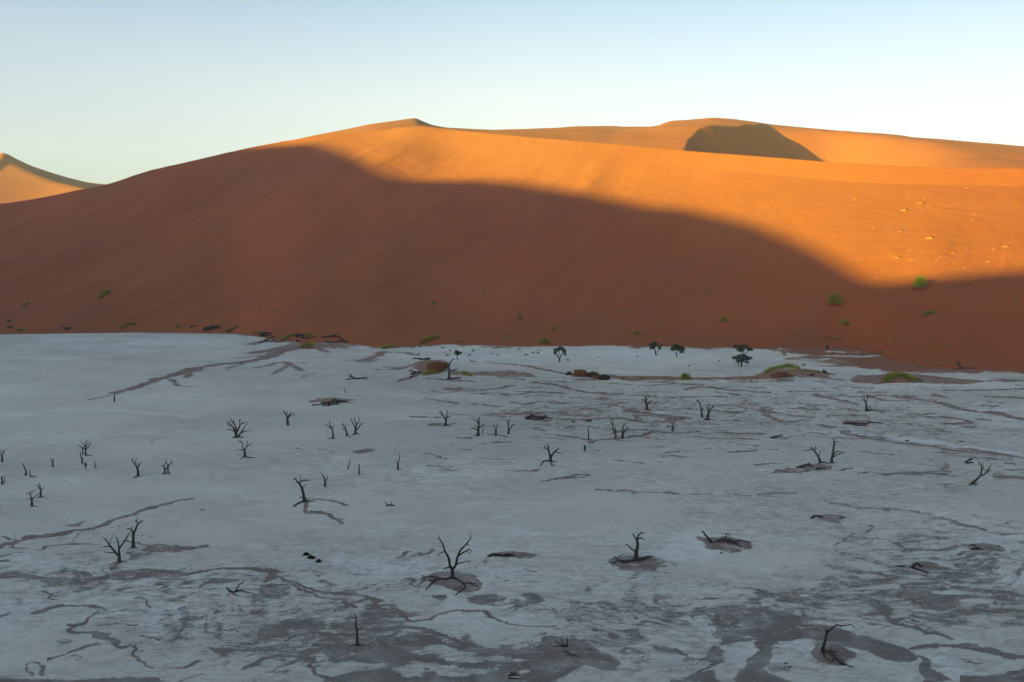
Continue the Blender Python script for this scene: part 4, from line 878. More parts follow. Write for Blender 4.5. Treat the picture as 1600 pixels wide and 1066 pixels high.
DT('dead tree forked in a wide V with an arched root on its left', (860.2, 721.5), [(t_, [(860.2, 722.5), (860.2, 714)], 1.9, 1.5), (b_, [(860, 715), (857.8, 705.6), (856.9, 700), (855.7, 693)], 1.4, .5), (b_, [(857.7, 705), (852.2, 700), (848.6, 700.8)], .8, .35), (b_, [(853.6, 701.4), (850.6, 697)], .5, .3), (b_, [(860.6, 715), (864.4, 708.4), (869, 703.8), (873, 701)], 1.4, .6), (b_, [(867, 706), (872.8, 707.5), (878.4, 709.6)], .7, .3), (b_, [(857, 700), (859, 696)], .5, .3),
 (r_, [(859, 722.5), (850.3, 720.8), (847.5, 723.6), (843.8, 728.6)], 1.2, .5), (r_, [(861, 723), (862.5, 728), (867, 727.7)], 1.1, .5), (r_, [(863, 722.4), (872, 720.8)], .7, .3)], 51, group=GD, twigs=1)
DT('thin straight dead stem behind the walker in black', (919.6, 687), [(t_, [(919.7, 687.3), (919.5, 680), (919.2, 672)], .8, .7), (b_, [(919.2, 672.6), (917.6, 669.4)], .5, .3), (b_, [(919.2, 672.4), (920.6, 668.8)], .4, .25), (r_, [(920.6, 687.4), (925, 687.4)], .5, .3)], 52, group=GD, twigs=0)
DT('dead tree topped with a small green tuft, beside the visitor in blue', (960.6, 684.4), [(t_, [(961.2, 685), (961.4, 679), (958.6, 670), (956.7, 662.5)], 1.2, .7), (b_, [(956.9, 663.5), (954.2, 658), (953, 656.4)], .7, .4), (b_, [(957.6, 664.6), (958.4, 660), (958.6, 657.4)], .6, .35), (b_, [(961.4, 679), (961.8, 671.9), (960.9, 665)], .8, .3), (b_, [(959, 671), (956, 668.2)], .6, .3)], 53, group=GD, twigs=1, foliage=[(956.2, 655.6, 4.2, 2.2)])
DT('twin-stemmed dead tree with a drooping right arm, right of the visitor in blue', (973, 685), [(t_, [(972.8, 685.8), (972.6, 674.7), (974, 665.3), (978, 662.8)], 1.5, .4), (b_, [(973.5, 682), (975.4, 674.7), (979.7, 669), (983.6, 670.2)], 1.1, .4), (b_, [(979.2, 669.6), (980.6, 666.6)], .5, .3)], 54, group=GD, twigs=1)
# ---- middle distance, right
DT('small dead tree with a dense crown of crooked twigs', (1011, 640.9), [(t_, [(1011, 641.6), (1010.6, 632.1), (1009.2, 626), (1010.6, 616)], 1.8, .5), (b_, [(1009.2, 628), (1006, 624.6), (1002.6, 623.6)], .8, .35), (b_, [(1010.4, 632.5), (1007, 628.6), (1003.6, 627.6)], .7, .3), (b_, [(1009.4, 625), (1006.4, 618.8)], .7, .3), (b_, [(1010.8, 632.6), (1013, 630.4), (1016.8, 629.6)], .9, .4), (b_, [(1012, 630.8), (1016, 627), (1020.4, 624.4)], .7, .3), (b_, [(1010, 625), (1013.2, 622), (1014.8, 618.6)], .6, .3), (r_, [(1009.6, 641.4), (1004, 641.2)], 1.0, .4), (r_, [(1012.6, 641.4), (1018, 641.2)], 1.0, .4)], 55, group=GD, twigs=4)
DT('leaning dead trunk with a dark ragged tip, left of a forked dead tree', (1097.6, 652.7), [(t_, [(1097.6, 653.2), (1095.9, 641.7), (1093.7, 630)], 1.4, .8), (b_, [(1093.8, 631), (1091.6, 627.6), (1088.4, 626)], .9, .8), (b_, [(1096.4, 645.5), (1098, 641), (1099.8, 637)], .6, .3)], 56, group=GD, twigs=3)
DT('dead tree with a thick leaning trunk and a fan of thin limbs', (1104.6, 656.4), [(t_, [(1104.6, 657.4), (1106.8, 646), (1107.8, 643)], 2.0, 1.4), (b_, [(1107.2, 645), (1106, 639), (1102.7, 635)], 1.0, .35), (b_, [(1107.6, 643.8), (1107.7, 637.4), (1106.8, 631)], .9, .3), (b_, [(1107.8, 644.4), (1111.2, 638.2), (1115.2, 632.8)], 1.1, .35), (b_, [(1111, 638.8), (1116.2, 635.4)], .6, .3), (r_, [(1103, 657.2), (1099, 656.4)], 1.2, .5), (r_, [(1106, 657), (1111, 655.6)], 1.2, .5)], 57, group=GD, twigs=3)
DT('small crooked dead tree with a flat left arm', (1050.8, 673.7), [(t_, [(1050.8, 674.3), (1051.2, 666.5)], 1.4, 1.1), (b_, [(1051, 667.5), (1046.9, 666.2), (1040.4, 666.7)], .8, .4), (b_, [(1051.2, 667), (1051.5, 663.6), (1048.6, 660.6), (1045.4, 658.6)], .9, .35), (b_, [(1051.5, 663.6), (1053, 660), (1054.6, 657.2)], .7, .35), (b_, [(1048, 660), (1048.6, 656.6)], .4, .25)], 58, group=GD, twigs=2)
DT('straight dead tree with a small brush of twigs and a log at its foot', (1354, 643), [(t_, [(1354.2, 643.8), (1353.6, 635), (1352.9, 628.6)], 1.6, 1.1), (b_, [(1352.9, 629.5), (1348.9, 624.7), (1346, 619.8)], .9, .35), (b_, [(1351.4, 627.6), (1350.6, 621.6), (1348.8, 617.2)], .7, .3), (b_, [(1353.1, 629), (1355.5, 622), (1356.2, 616)], .9, .35), (r_, [(1355, 643.2), (1360, 641.4), (1366, 642.6), (1378, 643.1)], 1.4, .5), (b_, [(1360, 641.6), (1361.6, 639.2)], .8, .5)], 59, group=GD, twigs=2)
DT('left of a pair of dead trees, arching left with a curled arm', (1282.4, 724), [(t_, [(1282.8, 724.8), (1279.3, 715.4), (1275.3, 708.8), (1272, 703.6)], 1.7, .9), (b_, [(1272.4, 704.2), (1268, 702.4), (1264.2, 702.5), (1258.6, 704.4)], .8, .4), (b_, [(1271.8, 704.4), (1269.6, 700.6), (1267.6, 699.6)], .6, .3), (b_, [(1272.6, 704.4), (1274, 700), (1274.9, 696)], .7, .3), (b_, [(1279.2, 715.6), (1280.4, 709), (1282.2, 704.6)], .8, .35), (r_, [(1281, 725), (1277.5, 725.2)], 1.1, .5), (r_, [(1284, 725), (1289, 723.8), (1296, 725)], 1.2, .6)], 60, group=GD, twigs=1)
DT('right of a pair of dead trees, upright with two arms sweeping right', (1299, 724), [(t_, [(1299, 724.8), (1300.3, 714), (1302.3, 702.2), (1303.2, 693), (1302.9, 686.3)], 1.9, .7), (b_, [(1303.2, 692.4), (1306.6, 690.6), (1311.2, 691.2)], .7, .35), (b_, [(1302.8, 700), (1304.6, 695), (1303.4, 691.4)], .6, .4), (b_, [(1300.8, 714.4), (1304.9, 707.5), (1309, 705.4), (1314.4, 704.9)], 1.0, .4), (b_, [(1301.4, 714.8), (1308.8, 710), (1314, 707.8), (1320, 707.8)], .9, .35), (b_, [(1303, 687.6), (1301, 685.6)], .5, .3), (r_, [(1300.6, 724.8), (1305, 724.2)], 1.2, .5)], 61, group=GD, twigs=1)
DT('dead tree leaning steeply right with three upswept limbs, near the right edge', (1518, 757), [(t_, [(1516.8, 758.6), (1520.5, 754), (1526.5, 748.8), (1531.8, 743.5)], 2.0, 1.2), (b_, [(1531.4, 744.4), (1533.3, 737.5), (1533.3, 728.5), (1528.8, 722.3)], 1.2, .4), (b_, [(1533.3, 729), (1535.8, 720.6)], .6, .3), (b_, [(1533.4, 736.6), (1536, 732), (1536.8, 727)], .9, .4), (b_, [(1531.6, 744), (1540, 739.8), (1544.5, 733.8), (1548.8, 726)], 1.1, .4), (b_, [(1541, 739.4), (1546, 736.8)], .5, .3), (r_, [(1521, 757.6), (1527, 757.6)], 1.2, .5), (r_, [(1517, 758.4), (1513.6, 759)], 1.2, .5)], 62, group=GD, twigs=1)
DT('dead tree with a curved arm beside the red sand hummock and grass', (702.6, 593), [(t_, [(702.6, 593.6), (701.7, 582), (701.2, 572.4), (702.2, 568.6)], 1.9, .9), (b_, [(702, 569.6), (704.7, 565.4), (707.4, 561.6), (710.4, 561.2)], .9, .5), (b_, [(701.3, 575.4), (696, 574.6), (690.4, 572.6)], .9, .4), (b_, [(702, 583), (704.6, 580.2), (707.4, 578.5), (714.8, 575.9)], 1.0, .4), (r_, [(704, 593), (712.6, 591.8), (720, 590.7)], 1.2, .8), (r_, [(701, 593.2), (697, 592.8)], 1.0, .5)], 63, group=GD, twigs=1)
DT('short upright stump by the brown seep on the far left of the pan', (178.7, 627.5), [(t_, [(178.8, 627.9), (178.6, 621), (178.8, 616)], 1.0, .6)], 64, group=GD)
DT('tiny dead stem above the driftwood pile', (539.2, 613.6), [(t_, [(539.3, 614), (538.8, 611), (538.4, 607.6)], .8, .25)], 65, group=GD)
# ---- fallen wood
def FT(label, base, parts, seed, **k): return DT(label, base, parts, seed, name='fallen_tree', cat='fallen tree', group=FG, **k)
FT('fallen dead tree with a raised fork of limbs on its left end', (559.5, 592.6), [(t_, [(560, 593.2), (553.5, 591), (549.8, 588), (545.2, 583)], 1.6, .4), (b_, [(550.2, 588.4), (547, 588.6), (544.2, 587.4)], .9, .35), (r_, [(558, 593.4), (549, 592), (541, 594)], 1.3, .8), (r_, [(560, 593), (564.8, 591.6), (569, 592.2), (576, 593)], 1.3, .5), (b_, [(565, 591.6), (569, 589.8), (574.4, 589.2)], .7, .3)], 70)
FT('long heap of dark driftwood on a low sandy rise', (520, 629), [(t_, [(502.5, 632), (510, 630), (517.5, 628.4), (524, 626.8), (532.5, 626.6), (541.5, 627)], 1.6, .8), (r_, [(488, 634), (495, 633), (502.5, 632.4)], 1.0, .8), (b_, [(523, 628), (520.6, 624.8), (524, 623.6), (527, 625.4)], 1.0, .6), (r_, [(512, 633.6), (522, 632.4), (530, 630)], 1.2, .7), (r_, [(526, 629), (534, 628), (543, 629.4)], 1.2, .6), (r_, [(504, 634), (516, 634.6)], 1.0, .6)], 71, twigs=3, mat=M_DARKWOOD)
FT('low dark log heap with two short horns of branch', (838, 653.4), [(t_, [(822, 654), (830, 650.2), (838, 651.4), (846, 652), (853, 652.4)], 1.6, 1.0), (b_, [(831, 650.4), (831, 647), (829.6, 646)], .9, .5), (b_, [(848, 652), (851, 650), (852.6, 648.4)], 1.0, .5), (r_, [(852, 653), (858, 653.6), (865, 654.4)], .9, .4), (r_, [(826, 655), (840, 655.4), (850, 654.6)], 1.4, .8)], 72, mat=M_DARKWOOD)
FT('long weathered log lying flat with a knob near its right end', (1340, 662), [(t_, [(1318, 659.6), (1328, 660.8), (1339, 661.8), (1348, 662.4), (1356, 662.2)], 1.6, .9), (b_, [(1356, 662.2), (1358.4, 659.8), (1360, 657.4)], 1.2, .8), (r_, [(1360, 660.8), (1370, 661), (1380, 661.8)], 1.0, .5), (r_, [(1322, 661), (1334, 664.6), (1346, 665.6), (1354, 666)], 1.2, .8)], 73, twigs=0)
FT('short log propped on a grey hump, left of the paired dead trees', (1256, 731), [(t_, [(1245.8, 733.8), (1251, 730), (1256.3, 727.4), (1263.5, 725.4)], 1.7, 1.2), (r_, [(1263, 725.4), (1266, 728), (1268.4, 729.6)], 1.4, .8), (r_, [(1276, 732.6), (1283, 732.4), (1289.4, 731.2)], 1.2, .6)], 74, twigs=0)
FT('fallen dead tree at the foot of the red dune with one limb raised left', (1503, 576), [(t_, [(1502, 576.4), (1509, 575.6), (1515.6, 576.3), (1521, 575.8), (1527.5, 577)], 1.6, 1.0), (b_, [(1502.8, 576), (1498.8, 570), (1493.6, 563.4)], 1.4, .6), (r_, [(1502, 577), (1495, 576.4), (1488, 577.6)], 1.1, .5), (b_, [(1498.6, 570), (1499.4, 567)], .6, .4)], 75, twigs=1)
FT('low line of driftwood with a single upright spike', (790, 868), [(t_, [(762, 869.6), (770, 867), (780, 866.6), (786, 867.6), (794, 865.6), (800, 867)], 1.5, 1.1), (b_, [(801.6, 867.4), (802, 864), (802.6, 861)], .8, .3), (r_, [(772, 869), (784, 869), (798, 869.4), (806, 869)], 1.3, .8)], 76, twigs=1, mat=M_DARKWOOD)
FT('dark hump of driftwood with a thin arm pointing right', (1436, 886), [(t_, [(1424, 886), (1432, 880.4), (1438, 884), (1444, 888.6), (1456, 893), (1465, 898)], 1.7, .9), (b_, [(1442, 888.6), (1450, 890), (1457, 888.6), (1463.5, 888)], 1.0, .5), (r_, [(1426, 888.6), (1438, 892), (1450, 896)], 1.4, .9), (r_, [(1403, 885.6), (1409, 885.4), (1414, 884.6)], 1.1, .8)], 77, twigs=2, mat=M_DARKWOOD)
FT('dark driftwood along the top of a brown drift, right side', (1540, 858), [(t_, [(1517, 853), (1526, 856.6), (1537, 860.6), (1548, 865), (1560, 868)], 1.6, .9), (r_, [(1519, 851.4), (1524, 853)], 1.2, .8)], 78, twigs=2, mat=M_DARKWOOD)
FT('short dark log at the tip of a narrow brown drift', (1280, 809), [(t_, [(1267, 808.6), (1274, 806.2), (1282, 807.4), (1290, 810.4)], 1.5, .7), (r_, [(1312, 809.2), (1321, 809)], .8, .4)], 79, twigs=1, mat=M_DARKWOOD)
FT('small splintered stump with two ears on the bare clay', (610, 790.4), [(t_, [(603, 789), (608, 789.4), (613, 789.4), (616.5, 791)], 1.2, .9), (b_, [(606, 789.4), (603.4, 786.8), (601.8, 784.4)], .8, .4), (b_, [(611, 789.2), (611.6, 786.6), (610.6, 784.6)], .9, .4)], 80, twigs=1)
FT('dark tangle of brushwood behind the steeply leaning dead tree', (1516, 723), [(t_, [(1507, 720), (1513, 719.4), (1519, 718.4)], 1.1, .8), (b_, [(1513, 720), (1516, 717), (1520, 716.6)], .8, .4), (r_, [(1511, 724.6), (1517, 723.4), (1521, 724)], 1.2, .7)], 81, twigs=4, mat=M_DARKWOOD)
FT('scrap of dark wood left of the open clay above the channel', (316.5, 796.8), [(t_, [(312.5, 796), (316, 797.2), (320, 796.6)], .9, .6), (r_, [(314, 797.4), (319, 797.4)], .7, .5)], 82, twigs=0)
FT('thin fallen stick on the open clay, upper left', (235.5, 691.4), [(t_, [(231.5, 691.6), (236, 691.2), (240, 691.4)], .5, .4)], 83, twigs=0)
FT('star-shaped dark stump at the left foot of the dune', (103.5, 514.6), [(t_, [(101, 515), (103.5, 513.6), (107, 513)], 1.8, 1.4), (b_, [(103, 514), (99, 511.6), (96, 509.2)], .9, .4), (b_, [(104, 513.6), (108, 512.6), (112.4, 512.4)], 1.1, .5), (r_, [(103, 515), (106, 516)], 1.2, .7)], 84, twigs=3, mat=M_DARKWOOD)
FT('black tangled stump heap at the dune foot left of centre', (330, 513.4), [(t_, [(320, 517), (326, 513), (331, 511), (337, 510.6), (345, 509.4)], 2.2, 1.0), (b_, [(328, 512.6), (331.6, 508.6)], 1.4, .6), (r_, [(318, 517), (326, 516), (334, 514)], 2.0, 1.2), (r_, [(336, 512), (340, 514)], 1.2, .8), (r_, [(297, 512.4), (303, 510), (309, 509.6)], 1.2, .5)], 85, twigs=6, mat=M_DARKWOOD)
FT('black driftwood lying along the start of the brown seep', (420, 523), [(t_, [(406, 523.4), (414, 521), (421, 520.4), (427, 521.6)], 1.6, 1.0), (r_, [(410, 526), (420, 525), (430, 527)], 1.2, .6), (r_, [(414, 532), (423, 529), (431, 534)], 1.0, .5), (r_, [(405, 536), (416, 533), (428, 535)], .9, .4)], 86, twigs=5, mat=M_DARKWOOD)
FT('black driftwood between two grass clumps on the sandy rise', (470, 525), [(t_, [(462, 526), (467, 523.2), (472, 523.4), (478, 526)], 2.0, 1.2), (r_, [(468, 529), (476, 529.6), (483, 529.4)], 1.8, .9), (r_, [(463, 534.4), (468, 533.4)], 1.6, 1.0)], 87, twigs=5, mat=M_DARKWOOD)
FT('long black fallen tree on the sandy rise, right of the grass clumps', (518, 527), [(t_, [(503.5, 531.4), (510, 527.6), (516, 526), (524, 525), (532, 527.6)], 1.9, 1.2), (b_, [(521, 525), (524.4, 523)], 1.2, .5), (r_, [(508, 536), (522, 535.4), (534, 534), (542, 537)], 1.6, .8), (r_, [(530, 527.4), (536, 532), (543, 536)], 1.2, .7)], 88, twigs=5, mat=M_DARKWOOD)
FT('flat dark brushwood left of the red sand hummock', (650, 561), [(t_, [(645, 561.4), (653, 560.6), (661, 561.6), (668, 560), (673, 560.6)], 1.5, 1.0), (r_, [(655, 562), (663, 562.4), (672, 562)], 1.2, .7)], 89, twigs=5, mat=M_DARKWOOD)
FT('brushwood strewn below the left end of the red hummock', (650, 585), [(t_, [(642, 587), (648, 583), (655, 581.4), (657, 580)], 1.6, .9), (r_, [(640, 580), (650, 582), (656, 584)], 1.2, .6), (r_, [(640, 591), (646, 588)], 1.2, .6)], 90, twigs=4, mat=M_DARKWOOD)
FT('tiny driftwood with a raised tip on the clay spit', (738, 565.2), [(t_, [(735, 565.4), (738, 565), (742.5, 565.2)], .9, .6), (b_, [(736.4, 565), (736, 562.6)], .6, .3)], 91, twigs=1, mat=M_DARKWOOD)
FT('dark branch lying on the flat below the grassy mound, right', (1268, 587), [(t_, [(1259, 588), (1265, 586.4), (1273, 585)], 1.0, 1.0), (r_, [(1287, 583), (1296, 584.6), (1306, 586.4)], .9, .5)], 92, twigs=1, mat=M_DARKWOOD)
FT('pointed dark stump at the right end of the long grass bank', (1288, 581.4), [(t_, [(1288.4, 583), (1288, 580.4), (1287.2, 577.2)], 2.2, .6), (r_, [(1286, 583), (1292, 583)], 1.4, .9)], 93, twigs=1, mat=M_DARKWOOD)
FT('small dark tussock of driftwood at the bottom edge, left of the fallen tree', (805, 1056), [(t_, [(790, 1057), (798, 1054.6), (806, 1054.6), (816, 1057.6)], 1.2, .7), (r_, [(794, 1060), (806, 1061), (815, 1060)], 1.0, .6), (r_, [(796, 1052.6), (808, 1052)], .9, .5)], 94, twigs=4, mat=M_DARKWOOD)
FT('small piece of driftwood on the round pale patch, bottom right', (1228, 1037), [(t_, [(1222, 1037), (1228, 1036), (1232, 1038)], .9, .6), (r_, [(1233, 1044), (1236, 1040)], .7, .4)], 95, twigs=1, mat=M_DARKWOOD)
FT('short stick standing in sand above the widest bright streak', (1501, 690.6), [(t_, [(1498, 691), (1501, 690), (1505, 691)], 1.1, .8)], 96, twigs=1, mat=M_DARKWOOD)
FT('dark knot of wood lying on the widest bright streak', (1417, 689), [(t_, [(1414.6, 689.2), (1417, 688.4), (1419.6, 689)], 1.0, .8)], 97, twigs=1, mat=M_DARKWOOD)
FT('low brown heap of brush left of the paired dead trees', (1214, 683), [(t_, [(1205, 683.6), (1213, 682), (1222, 681)], 1.0, .8), (r_, [(1203, 685), (1216, 685)], .9, .6)], 98, twigs=2, mat=M_DARKWOOD)
# ------------------------------------------------------------------ living trees on the far pan
def green_tree(label, base, trunks, crowns, seed, dark=1.0, name='acacia_tree', cat='tree', leaf=.62, group='green acacia trees on the far pan'):
    rng = random.Random(seed); Gp = ground_pt(*base); m = (Gp.y*cP-(Gp.z-H)*sP)/F
    root = empty(name, Gp)
    tr = MB(); tips = []
    for pts, r0, r1 in trunks:
        n = len(pts); P = []; k = rng.uniform(-.4, .4); L_ = 0
        for i, (x, y) in enumerate(pts):
            if i: L_ += math.hypot(x-pts[i-1][0], y-pts[i-1][1])*m
            P.append(Vector(at_depth(x, y, Gp.y+k*L_*(1 if i else 0))))
        if abs(pts[0][1]-base[1]) < 2.5: P[0].z = Gp.z-.2
        Q, q_r = dens_path(P, [(r0+(r1-r0)*i/(n-1))*m for i in range(n)], rng, m*.15, 4)
        tr.tube(Q, q_r, 7, rng, .12); tips.append(Q[-1])
    cl = []; cr = MB()
    for (cx, cy, rx, ry) in crowns:
        c = Vector(at_depth(cx, cy, Gp.y))
        k = int(23*rx*ry/12)+7
        for _ in range(k):
            while True:
                v = Vector((rng.uniform(-1, 1), rng.uniform(-1, 1), rng.uniform(-1, 1)))
                if .35 < v.length < 1: break
            p = c+Vector((v.x*rx*m*.92, v.y*rx*m*.92, v.z*ry*m*.9))
            cl.append((p, m*rng.uniform(1.0, 1.9)))
            t0 = min(tips, key=lambda t: (t-p).length)
            if rng.random() < .5: tr.tube([t0, (t0+p)*.5+Vector((0, 0, -.15*m)), p], [.35*m, .25*m, .12*m], 5, rng, .1)
    for p, r in cl:
        for _ in range(66):
            v = Vector((rng.gauss(0, .48), rng.gauss(0, .48), rng.gauss(0, .34)))
            cr.leaf(p+v*r, leaf*m*rng.uniform(.28, .55), rng)
    tr.build('trunk', M_BARK, root, Gp); cr.build('crown', M_LEAF, root, Gp, smooth=False)
    tag(root, label, cat, group); return root
green_tree('green tree with a forked trunk and open crown, leftmost of the larger green trees', (874.3, 565.5), [([(874.3, 566), (874.2, 560)], 1.5, 1.2), ([(874.2, 560.5), (871.5, 557), (868.5, 553.5), (866.5, 550)], 1.0, .4), ([(874.4, 560.5), (876.5, 556), (879, 552), (882, 548)], 1.0, .4), ([(872, 557.5), (873.5, 552), (874, 547)], .7, .3)],
 [(869, 547.5, 5, 4), (876, 544.5, 6.5, 3.6), (881.5, 549, 3.6, 4), (867, 552, 2.6, 2.6), (883, 554, 2, 1.6)], 201)
green_tree('smallest green tree, with a round crown on a thin stem, behind a dead tree', (714.6, 563.2), [([(714.6, 563.8), (714.3, 559), (714.5, 556)], .8, .6)], [(714.5, 551.5, 4.4, 3.6), (719.5, 551.5, 2.2, 1.6), (713, 548.6, 2.8, 1.6)], 202)
green_tree('dark green tree with a small second stem on its right, beside another tree', (1024.4, 555.2), [([(1024.6, 555.8), (1024, 549), (1022.6, 545)], 1.1, .7), ([(1025.4, 555.6), (1028, 549), (1030.6, 543)], .6, .3)], [(1020.5, 539.5, 7.6, 4.6), (1024.5, 537, 5, 3.4), (1018, 544, 4, 2.6), (1030.4, 543.5, 3, 3.6), (1034, 539.5, 1.8, 1.6)], 203)
green_tree('round green tree on a single thin stem, right of another dark tree', (1057, 558), [([(1057, 558.6), (1057, 551), (1057.6, 546)], 1.0, .6)], [(1053, 543, 6, 4.6), (1061.5, 543.5, 6.6, 4.4), (1067, 545.5, 4.6, 5), (1057, 540, 7, 2.2), (1065, 550, 4, 2.2), (1051, 546.5, 3.6, 2.4)], 204)
green_tree('flat-topped dark tree standing partly hidden behind a nearer one', (1161, 562), [([(1161, 562.6), (1161.5, 555), (1160, 550)], 1.1, .7), ([(1161.4, 556), (1166, 551), (1170, 548)], .6, .3)], [(1151, 541, 6.5, 3.2), (1162, 541.5, 9, 3.6), (1170.5, 545.5, 5, 2.6), (1157, 547, 7, 3.6), (1174.5, 546.5, 2.4, 2)], 205)
green_tree('broad umbrella-shaped dark green tree, frontmost of the stacked pair', (1158, 573.4), [([(1158.4, 574), (1158.6, 568), (1158.2, 563)], 1.4, .9), ([(1154, 572), (1153.6, 566), (1152, 562)], .6, .4)], [(1149.5, 559, 7, 3.6), (1160, 556.6, 10, 4), (1170, 560, 6, 3.6), (1158.5, 564, 5.6, 3.4), (1167.5, 566, 3, 2), (1153, 564.5, 4, 2.4)], 206)

# ------------------------------------------------------------------ grass clumps and bushes
def bush(label, pts, w, h, seed, mat=None, group=None, name='grass_clump', cat='grass clump', mound=.0, n=260, stiff=.45):
    """clump of long blades growing along a line of photo pixels, w and h in px; blades spring from a low sand mound"""
    rng = random.Random(seed); random.seed(seed); mat = mat or M_NARA
    gp = [ground_pt(*p) for p in pts]; c = gp[len(gp)//2]; m = (c.y*cP-(c.z-H)*sP)/F
    root = empty(name, c); mb = MB(); n = int(n)
    for _ in range(n):
        t = rng.uniform(0, len(gp)-1); k = min(int(t), len(gp)-2) if len(gp) > 1 else 0
        q = gp[k].lerp(gp[k+1], t-k) if len(gp) > 1 else gp[0]
        a = rng.uniform(0, 6.28); rr = abs(rng.gauss(0, .45)); rr = min(rr, 1)
        px_ = Vector((math.cos(a)*rr*w*m*.5, math.sin(a)*rr*w*m*.4, 0))
        hh = h*m*(1-.55*rr*rr)*rng.uniform(.55, 1.1)
        p = q+px_+Vector((0, 0, mound*m*(1-rr)-.05)); lean = px_*stiff+Vector((rng.gauss(0, .16), rng.gauss(0, .16), 0))*h*m
        mb.blade(p, p+lean*1.2+Vector((0, 0, hh)), m*rng.uniform(.32, .6), lean*.15+Vector((0, 0, hh*.12)))
    mb.build('blades', mat, root, c, smooth=False)
    if mound:
        mo = MB(); N = 18; rows = 7
        ax = (gp[-1]-gp[0]); Lh = ax.length*.5
        u = ax.normalized() if ax.length > .1 else Vector((1, 0, 0)); u.z = 0; v_ = Vector((-u.y, u.x, 0))
        cc = (gp[0]+gp[-1])*.5
        for i in range(rows):
            f = i/(rows-1)
            for k in range(N):
                a = 2*math.pi*k/N; r1 = (w*m*.62+Lh)*(1-f)*rng.uniform(.92, 1.05); r2 = w*m*.55*(1-f)*rng.uniform(.92, 1.05)
                mo.v.append(cc+u*math.cos(a)*r1+v_*math.sin(a)*r2+Vector((0, 0, mound*m*(1-(1-f)**2)-.3)))
        for i in range(rows-1):
            for k in range(N): mo.f.append((i*N+k, i*N+(k+1) % N, (i+1)*N+(k+1) % N, (i+1)*N+k))
        mo.f.append(tuple((rows-1)*N+k for k in range(N)))
        mo.build('sand_mound', M_SAND, root, c)
    tag(root, label, cat, group); return root
GB = 'green thorn bushes on the dune and its foot'
for lab, pts, w, h, n, mt in [
 ('small slanting green bush high on the far left dune foot', [(155, 467), (162, 462), (170, 457)], 9, 8, 300, M_NARA),
 ('flat green bush near the left edge on the shaded dune', [(33, 479), (40, 476.6), (47, 475)], 6, 4, 180, M_NARA),
 ('largest round green bush, touching the edge of the sunlight', [(1434, 450), (1441, 450)], 17, 18, 620, M_NARA),
 ('round green bush in shade left of the largest one', [(1300, 475), (1307, 475)], 15, 16, 560, M_NARA),
 ('low green bush with a dead grey end on the right slope', [(1443, 493), (1452, 491), (1460, 489.6)], 8, 6, 300, M_NARA),
 ('small green bush slanting down the slope below the round one', [(1313, 503), (1319, 506), (1325, 508)], 7, 6, 260, M_NARA),
 ('bright green bush on the lower slope above the stacked trees', [(1128, 503), (1134, 503)], 10, 8, 300, M_NARA),
 ('yellow-green tuft on the slope above two dark trees', [(991, 523), (999, 523)], 9, 6, 240, M_NARA),
 ('upright little green bush on the slope, left of centre spot of pale clay', [(866, 517)], 8, 8, 200, M_NARA),
 ('small green bush highest of three on the middle slope', [(812, 498.6)], 8, 8, 200, M_NARA),
 ('green bush at the dune foot above the leftmost large tree', [(846, 537.6), (854, 537.6)], 12, 9, 360, M_NARA),
 ('tiny dark green bush alone on the middle slope', [(677.6, 475.6)], 6, 5, 140, M_NARA),
 ('green bush dragged out in a long slant at the dune foot', [(659, 536), (666, 532.6), (674, 530), (686, 527.6)], 9, 6, 480, M_NARA),
 ('slanting green bush right of the black stump heap', [(354, 519), (362, 515.6), (370, 511)], 5, 4.6, 260, M_NARA),
 ('small green bush left of the black stump heap', [(274, 510), (279, 511)], 5, 5, 140, M_NARA),
 ('green bush arching over dark twigs at the left dune foot', [(186, 515), (192, 510), (202, 507.6), (212, 507.6)], 5, 4.6, 320, M_NARA),
 ('dark green patch at the far left dune foot', [(27, 517.6), (38, 516)], 5, 4, 160, M_NARA),
 ('green grass bank beside black driftwood at the start of the seep', [(398, 521.6), (406, 521), (414, 521)], 5, 3.4, 220, M_NARA),
 ('green clump on the left shoulder of the sandy rise', [(440, 533), (446, 529.6), (453, 526), (460, 525.6)], 6, 4.6, 380, M_NARA),
 ('green clump on the top of the sandy rise', [(476, 524), (483, 525), (490, 527.6)], 6, 5, 280, M_NARA),
 ('yellow-green clump hanging over the front of the sandy rise', [(470, 544), (478, 542), (484, 540), (492, 541.6)], 8, 6, 420, M_NARAY),
 ('green bush on the tongue of red sand between the seeps', [(597, 546), (604, 544.6), (612, 542.6)], 9, 6, 360, M_NARA),
 ('thin yellow grass along the dune foot', [(706, 535.6), (716, 534.6), (728, 534)], 5, 3, 180, M_NARAY),
 ('tiny green tuft above the thin yellow grass', [(789.6, 531)], 6, 5, 120, M_NARA),
 ('dark green shrub standing alone at the edge of the sandy flat', [(1292.6, 545.6)], 4.5, 6, 130, M_LEAF),
 ('yellowish tuft far right on the shaded slope', [(1587.6, 467)], 7, 4, 120, M_NARAY),
 ('dull tuft above the low bush on the right slope', [(1516, 445)], 8, 4, 120, M_NARAY),
 ('bright green bush on the sand bar in front of the far pan', [(1067, 592), (1075, 592)], 12, 9, 360, M_NARA),
 ('tiny dark bush highest near the left edge', [(14, 503.6)], 6, 4, 90, M_LEAF),
 ('twiggy dark bush just under the tiny dark one, left edge', [(12, 513), (19, 512.4)], 4, 3, 90, M_LEAF)]:
    bush(lab, pts, w, h, hash(lab) % 9999 if False else len(lab)*7+int(pts[0][0]), mt, GB, n=n, mound=h*.18)
GG = 'grass banks on the red hummocks'
